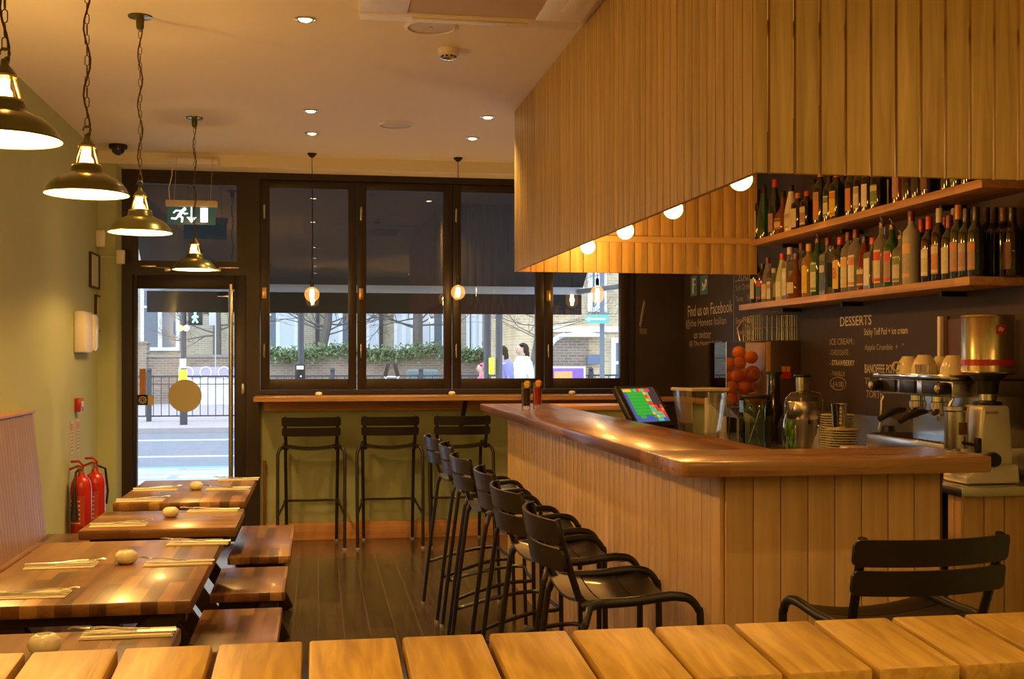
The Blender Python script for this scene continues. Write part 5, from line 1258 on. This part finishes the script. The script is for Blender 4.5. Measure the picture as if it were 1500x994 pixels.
# bare street trees
M_bark = pbr('bark', (.13, .115, .10), .95, noise=.3, nscale=6)
def tree(px, Y0, r, seed, lab, lean=0, hgt=2.6):
    rnd = random.Random(seed); x = onY(px, 500, Y0).x
    t = thing('bare_tree', lab, 'tree', (x, Y0, GZ+.1 if Y0 < 36 else GZ), group='bare winter trees across the road'); tr = MB()
    tr.tube([(0, 0, 0), (lean*.3, 0, hgt*.5), (lean, 0, hgt), (lean*1.2, 0, hgt*1.5)], r, 8, radii=[r*1.2, r, r*.9, r*.7]); obj('trunk', tr, M_bark, t)
    br = MB()
    def grow(p, d, L, rad, n):
        pts = [p]; q = p.copy(); dd = d.copy()
        for k in range(4):
            dd = (dd + Vector((rnd.uniform(-.3, .3), rnd.uniform(-.3, .3), rnd.uniform(-.12, .25)))).normalized(); q = q + dd*L/4; pts.append(q.copy())
        br.tube(pts, rad, 5, radii=[rad*(1-.16*k) for k in range(5)], cap=False)
        if n > 0:
            for k in range(4): grow(pts[rnd.randint(1, 4)], (dd + Vector((rnd.uniform(-1, 1), rnd.uniform(-.7, .7), rnd.uniform(-.35, .7)))).normalized(), L*.66, rad*.5, n-1)
    for k in range(15):
        a = rnd.uniform(0, 6.28); z = hgt*rnd.uniform(.75, 1.5)
        grow(Vector((lean*z/hgt, 0, z)), Vector((cos(a), sin(a)*.3, rnd.uniform(-.1, .5))).normalized(), 1.5, min(r*.22, .030), 3)
    obj('branches', br, M_bark, t)
tree(318, 38, .14, 1, 'bare tree with knobbly trunk seen through the door', 0, 2.4)
tree(462, 38, .15, 2, 'bare tree rising out of the ivy outside the first window', .4, 2.6)
tree(612, 37.6, .17, 3, 'thick trunked bare tree outside the second window', 0, 3.2)
tree(772, 27, .06, 4, 'young bare tree outside the third window, right of the posts', .3, 2.2)

# passers-by: continuous skinned bodies
def person(loc, rz, label, coat, trousers, hair, sc=1.0, hood=None, lean=0.0):
    t = thing('person', label, 'person', loc, rz)
    J = {}; me = bpy.data.meshes.new('body'); 
    V = [('pel', 0, 0, .93, .13), ('wai', 0, 0, 1.08, .12), ('che', 0, .01+lean*.5, 1.28, .14), ('nec', 0, .01+lean, 1.45, .055), ('hd0', 0, .02+lean, 1.53, .07), ('hd1', 0, .03+lean, 1.62, .088), ('hd2', 0, .02+lean, 1.69, .06),
         ('shL', -.17, lean, 1.40, .06), ('elL', -.24, .0, 1.13, .045), ('wrL', -.22, .14, .93, .03), ('haL', -.21, .18, .86, .032),
         ('shR', .17, lean, 1.40, .06), ('elR', .25, -.06, 1.13, .045), ('wrR', .23, .06, .92, .03), ('haR', .22, .10, .85, .032),
         ('hiL', -.09, 0, .88, .095), ('knL', -.11, .12, .50, .062), ('anL', -.11, .05, .10, .042), ('toL', -.11, .20, .04, .04),
         ('hiR', .09, 0, .88, .095), ('knR', .11, -.02, .49, .062), ('anR', .11, -.26, .13, .042), ('toR', .11, -.14, .04, .04)]
    idx = {v[0]: i for i, v in enumerate(V)}
    E_ = [('pel', 'wai'), ('wai', 'che'), ('che', 'nec'), ('nec', 'hd0'), ('hd0', 'hd1'), ('hd1', 'hd2'), ('che', 'shL'), ('shL', 'elL'), ('elL', 'wrL'), ('wrL', 'haL'), ('che', 'shR'), ('shR', 'elR'), ('elR', 'wrR'), ('wrR', 'haR'), ('pel', 'hiL'), ('hiL', 'knL'), ('knL', 'anL'), ('anL', 'toL'), ('pel', 'hiR'), ('hiR', 'knR'), ('knR', 'anR'), ('anR', 'toR')]
    me.from_pydata([(v[1]*sc, v[2]*sc, v[3]*sc) for v in V], [(idx[a], idx[c]) for a, c in E_], [])
    o = bpy.data.objects.new('body', me); COL.objects.link(o); o.parent = t
    sk = o.modifiers.new('skin', 'SKIN')
    for i, v in enumerate(V):
        me.skin_vertices[0].data[i].radius = (v[4]*sc, v[4]*sc*.9)
        me.skin_vertices[0].data[i].use_root = (v[0] == 'pel')
    sk.use_smooth_shade = True
    s2 = o.modifiers.new('sub', 'SUBSURF'); s2.levels = 1; s2.render_levels = 2
    me.materials.append(pbr('skin', (.55, .34, .24), .6))
    P = {v[0]: Vector((v[1], v[2], v[3])) for v in V}; g_ = MB()
    for s_ in 'LR': g_.tube(curve([P['pel']+Vector((P['hi'+s_].x*.8, 0, .06)), P['hi'+s_], P['kn'+s_], P['an'+s_]+Vector((0, 0, .03))]), .1, 12, radii=[.115]*4+[.108]*4+[.080]*4+[.066])
    g_.lathe([(.10, .84), (.150, .90), (.155, 1.0), (.135, 1.08)], seg=16, sy=.85)
    bmesh.ops.scale(g_.bm, vec=(sc, sc, sc), verts=g_.bm.verts); obj('trousers', g_, trousers, t)
    for s_ in 'LR':
        sh = MB().ball(((P['an'+s_]+P['to'+s_])*.5)*sc, .07*sc, sc=(.75, 1.7, .75)); obj('shoe', sh, M_black, t)
    c = MB().lathe([(.20, .62), (.19, .80), (.165, .98), (.175, 1.15), (.19, 1.30), (.16, 1.42), (.075, 1.49), (.06, 1.50)], seg=18, sy=.72)
    for s in (-1, 1):
        p0 = [Vector((s*.165, lean, 1.40)), Vector((s*.245, -.03, 1.13)), Vector((s*.225, .09, .95))]
        c.tube(p0, .06, 10, radii=[.085, .062, .05])
    bmesh.ops.scale(c.bm, vec=(sc, sc, sc), verts=c.bm.verts); obj('coat', c, coat, t)
    h = MB().ball((0, (-.005+lean), 1.645), .105, sc=(.92, 1, 1.05)).ball((0, (-.06+lean), 1.55), .075, sc=(1.1, .8, 1.4))
    h.bm.verts.ensure_lookup_table()
    bmesh.ops.delete(h.bm, geom=[v for v in h.bm.verts if v.co.y > .055+lean and v.co.z < 1.68], context='VERTS')
    bmesh.ops.scale(h.bm, vec=(sc, sc, sc), verts=h.bm.verts); obj('hair', h, hair, t)
    f = MB().ball((0, (.085+lean), 1.625), .062, sc=(1, .75, 1.35), seg=14, rings=10).ball((0, (.140+lean), 1.62), .014, sc=(.8, 1, 1.3), seg=8, rings=6)
    bmesh.ops.scale(f.bm, vec=(sc, sc, sc), verts=f.bm.verts); obj('face', f, pbr('skin', (.55, .34, .24), .6), t)
    ey = MB().ball((-.024, .128+lean, 1.645), .007, seg=6, rings=5).ball((.024, .128+lean, 1.645), .007, seg=6, rings=5).box((0, .132+lean, 1.583), (.03, .008, .006))
    bmesh.ops.scale(ey.bm, vec=(sc, sc, sc), verts=ey.bm.verts); obj('eyes_and_mouth', ey, pbr('dark_features', (.08, .03, .025), .6), t)
    if hood:
        g = MB().lathe([(.15, 1.36), (.17, 1.43), (.135, 1.50), (.10, 1.52)], seg=16, sy=.85)
        bmesh.ops.scale(g.bm, vec=(sc, sc, sc), verts=g.bm.verts); obj('scarf', g, hood, t)
    return t
HAIR = pbr('dark_hair', (.035, .024, .018), .95, spec=.1); JE = pbr('blue_jeans', (.06, .09, .18), .8)
q = onY(766, 560, 19.8); person((q.x, q.y, GZ), 1.9, 'person in a white coat and pale scarf walking past outside, dark hair', pbr('white_coat', (.75, .77, .80), .8), JE, HAIR, 1.0, pbr('pale_scarf', (.62, .66, .72), .9))
q = onY(742, 560, 21.2); person((q.x, q.y, GZ), 1.7, 'person in a bluish violet coat walking left of the white coated one', pbr('violet_coat', (.22, .22, .55), .8), JE, HAIR, .98, None, .08)
q = onY(707, 560, 20.0); person((q.x, q.y, GZ), 1.7, 'small person in a pink coat beyond the pair of posts', pbr('pink_coat', (.62, .12, .22), .8), JE, pbr('pink_hat', (.55, .10, .2), .9), .80)

# ================================================================ LIGHT, CAMERA
W = bpy.data.worlds.new('overcast'); bpy.context.scene.world = W; W.use_nodes = True
bg = W.node_tree.nodes['Background']; bg.inputs[0].default_value = (.70, .83, 1.0, 1); bg.inputs[1].default_value = 2.0
cam = bpy.data.cameras.new('camera'); co = bpy.data.objects.new('camera', cam); COL.objects.link(co)
cam.sensor_width = 36; cam.sensor_fit = 'HORIZONTAL'; cam.lens = 36*F/1500; cam.shift_y = (HY-497)/1500
cam.clip_start = .05; cam.clip_end = 500
co.location = (0, 0, H); co.rotation_euler = (pi/2, 0, -TH)
sc = bpy.context.scene; sc.camera = co
sc.view_settings.view_transform = 'Standard'; sc.view_settings.look = 'None'; sc.view_settings.gamma = 1; sc.view_settings.use_curve_mapping = False
sc.view_settings.exposure = 1.1
sc.cycles.max_bounces = 8; sc.cycles.transparent_max_bounces = 16; sc.cycles.sample_clamp_indirect = 4
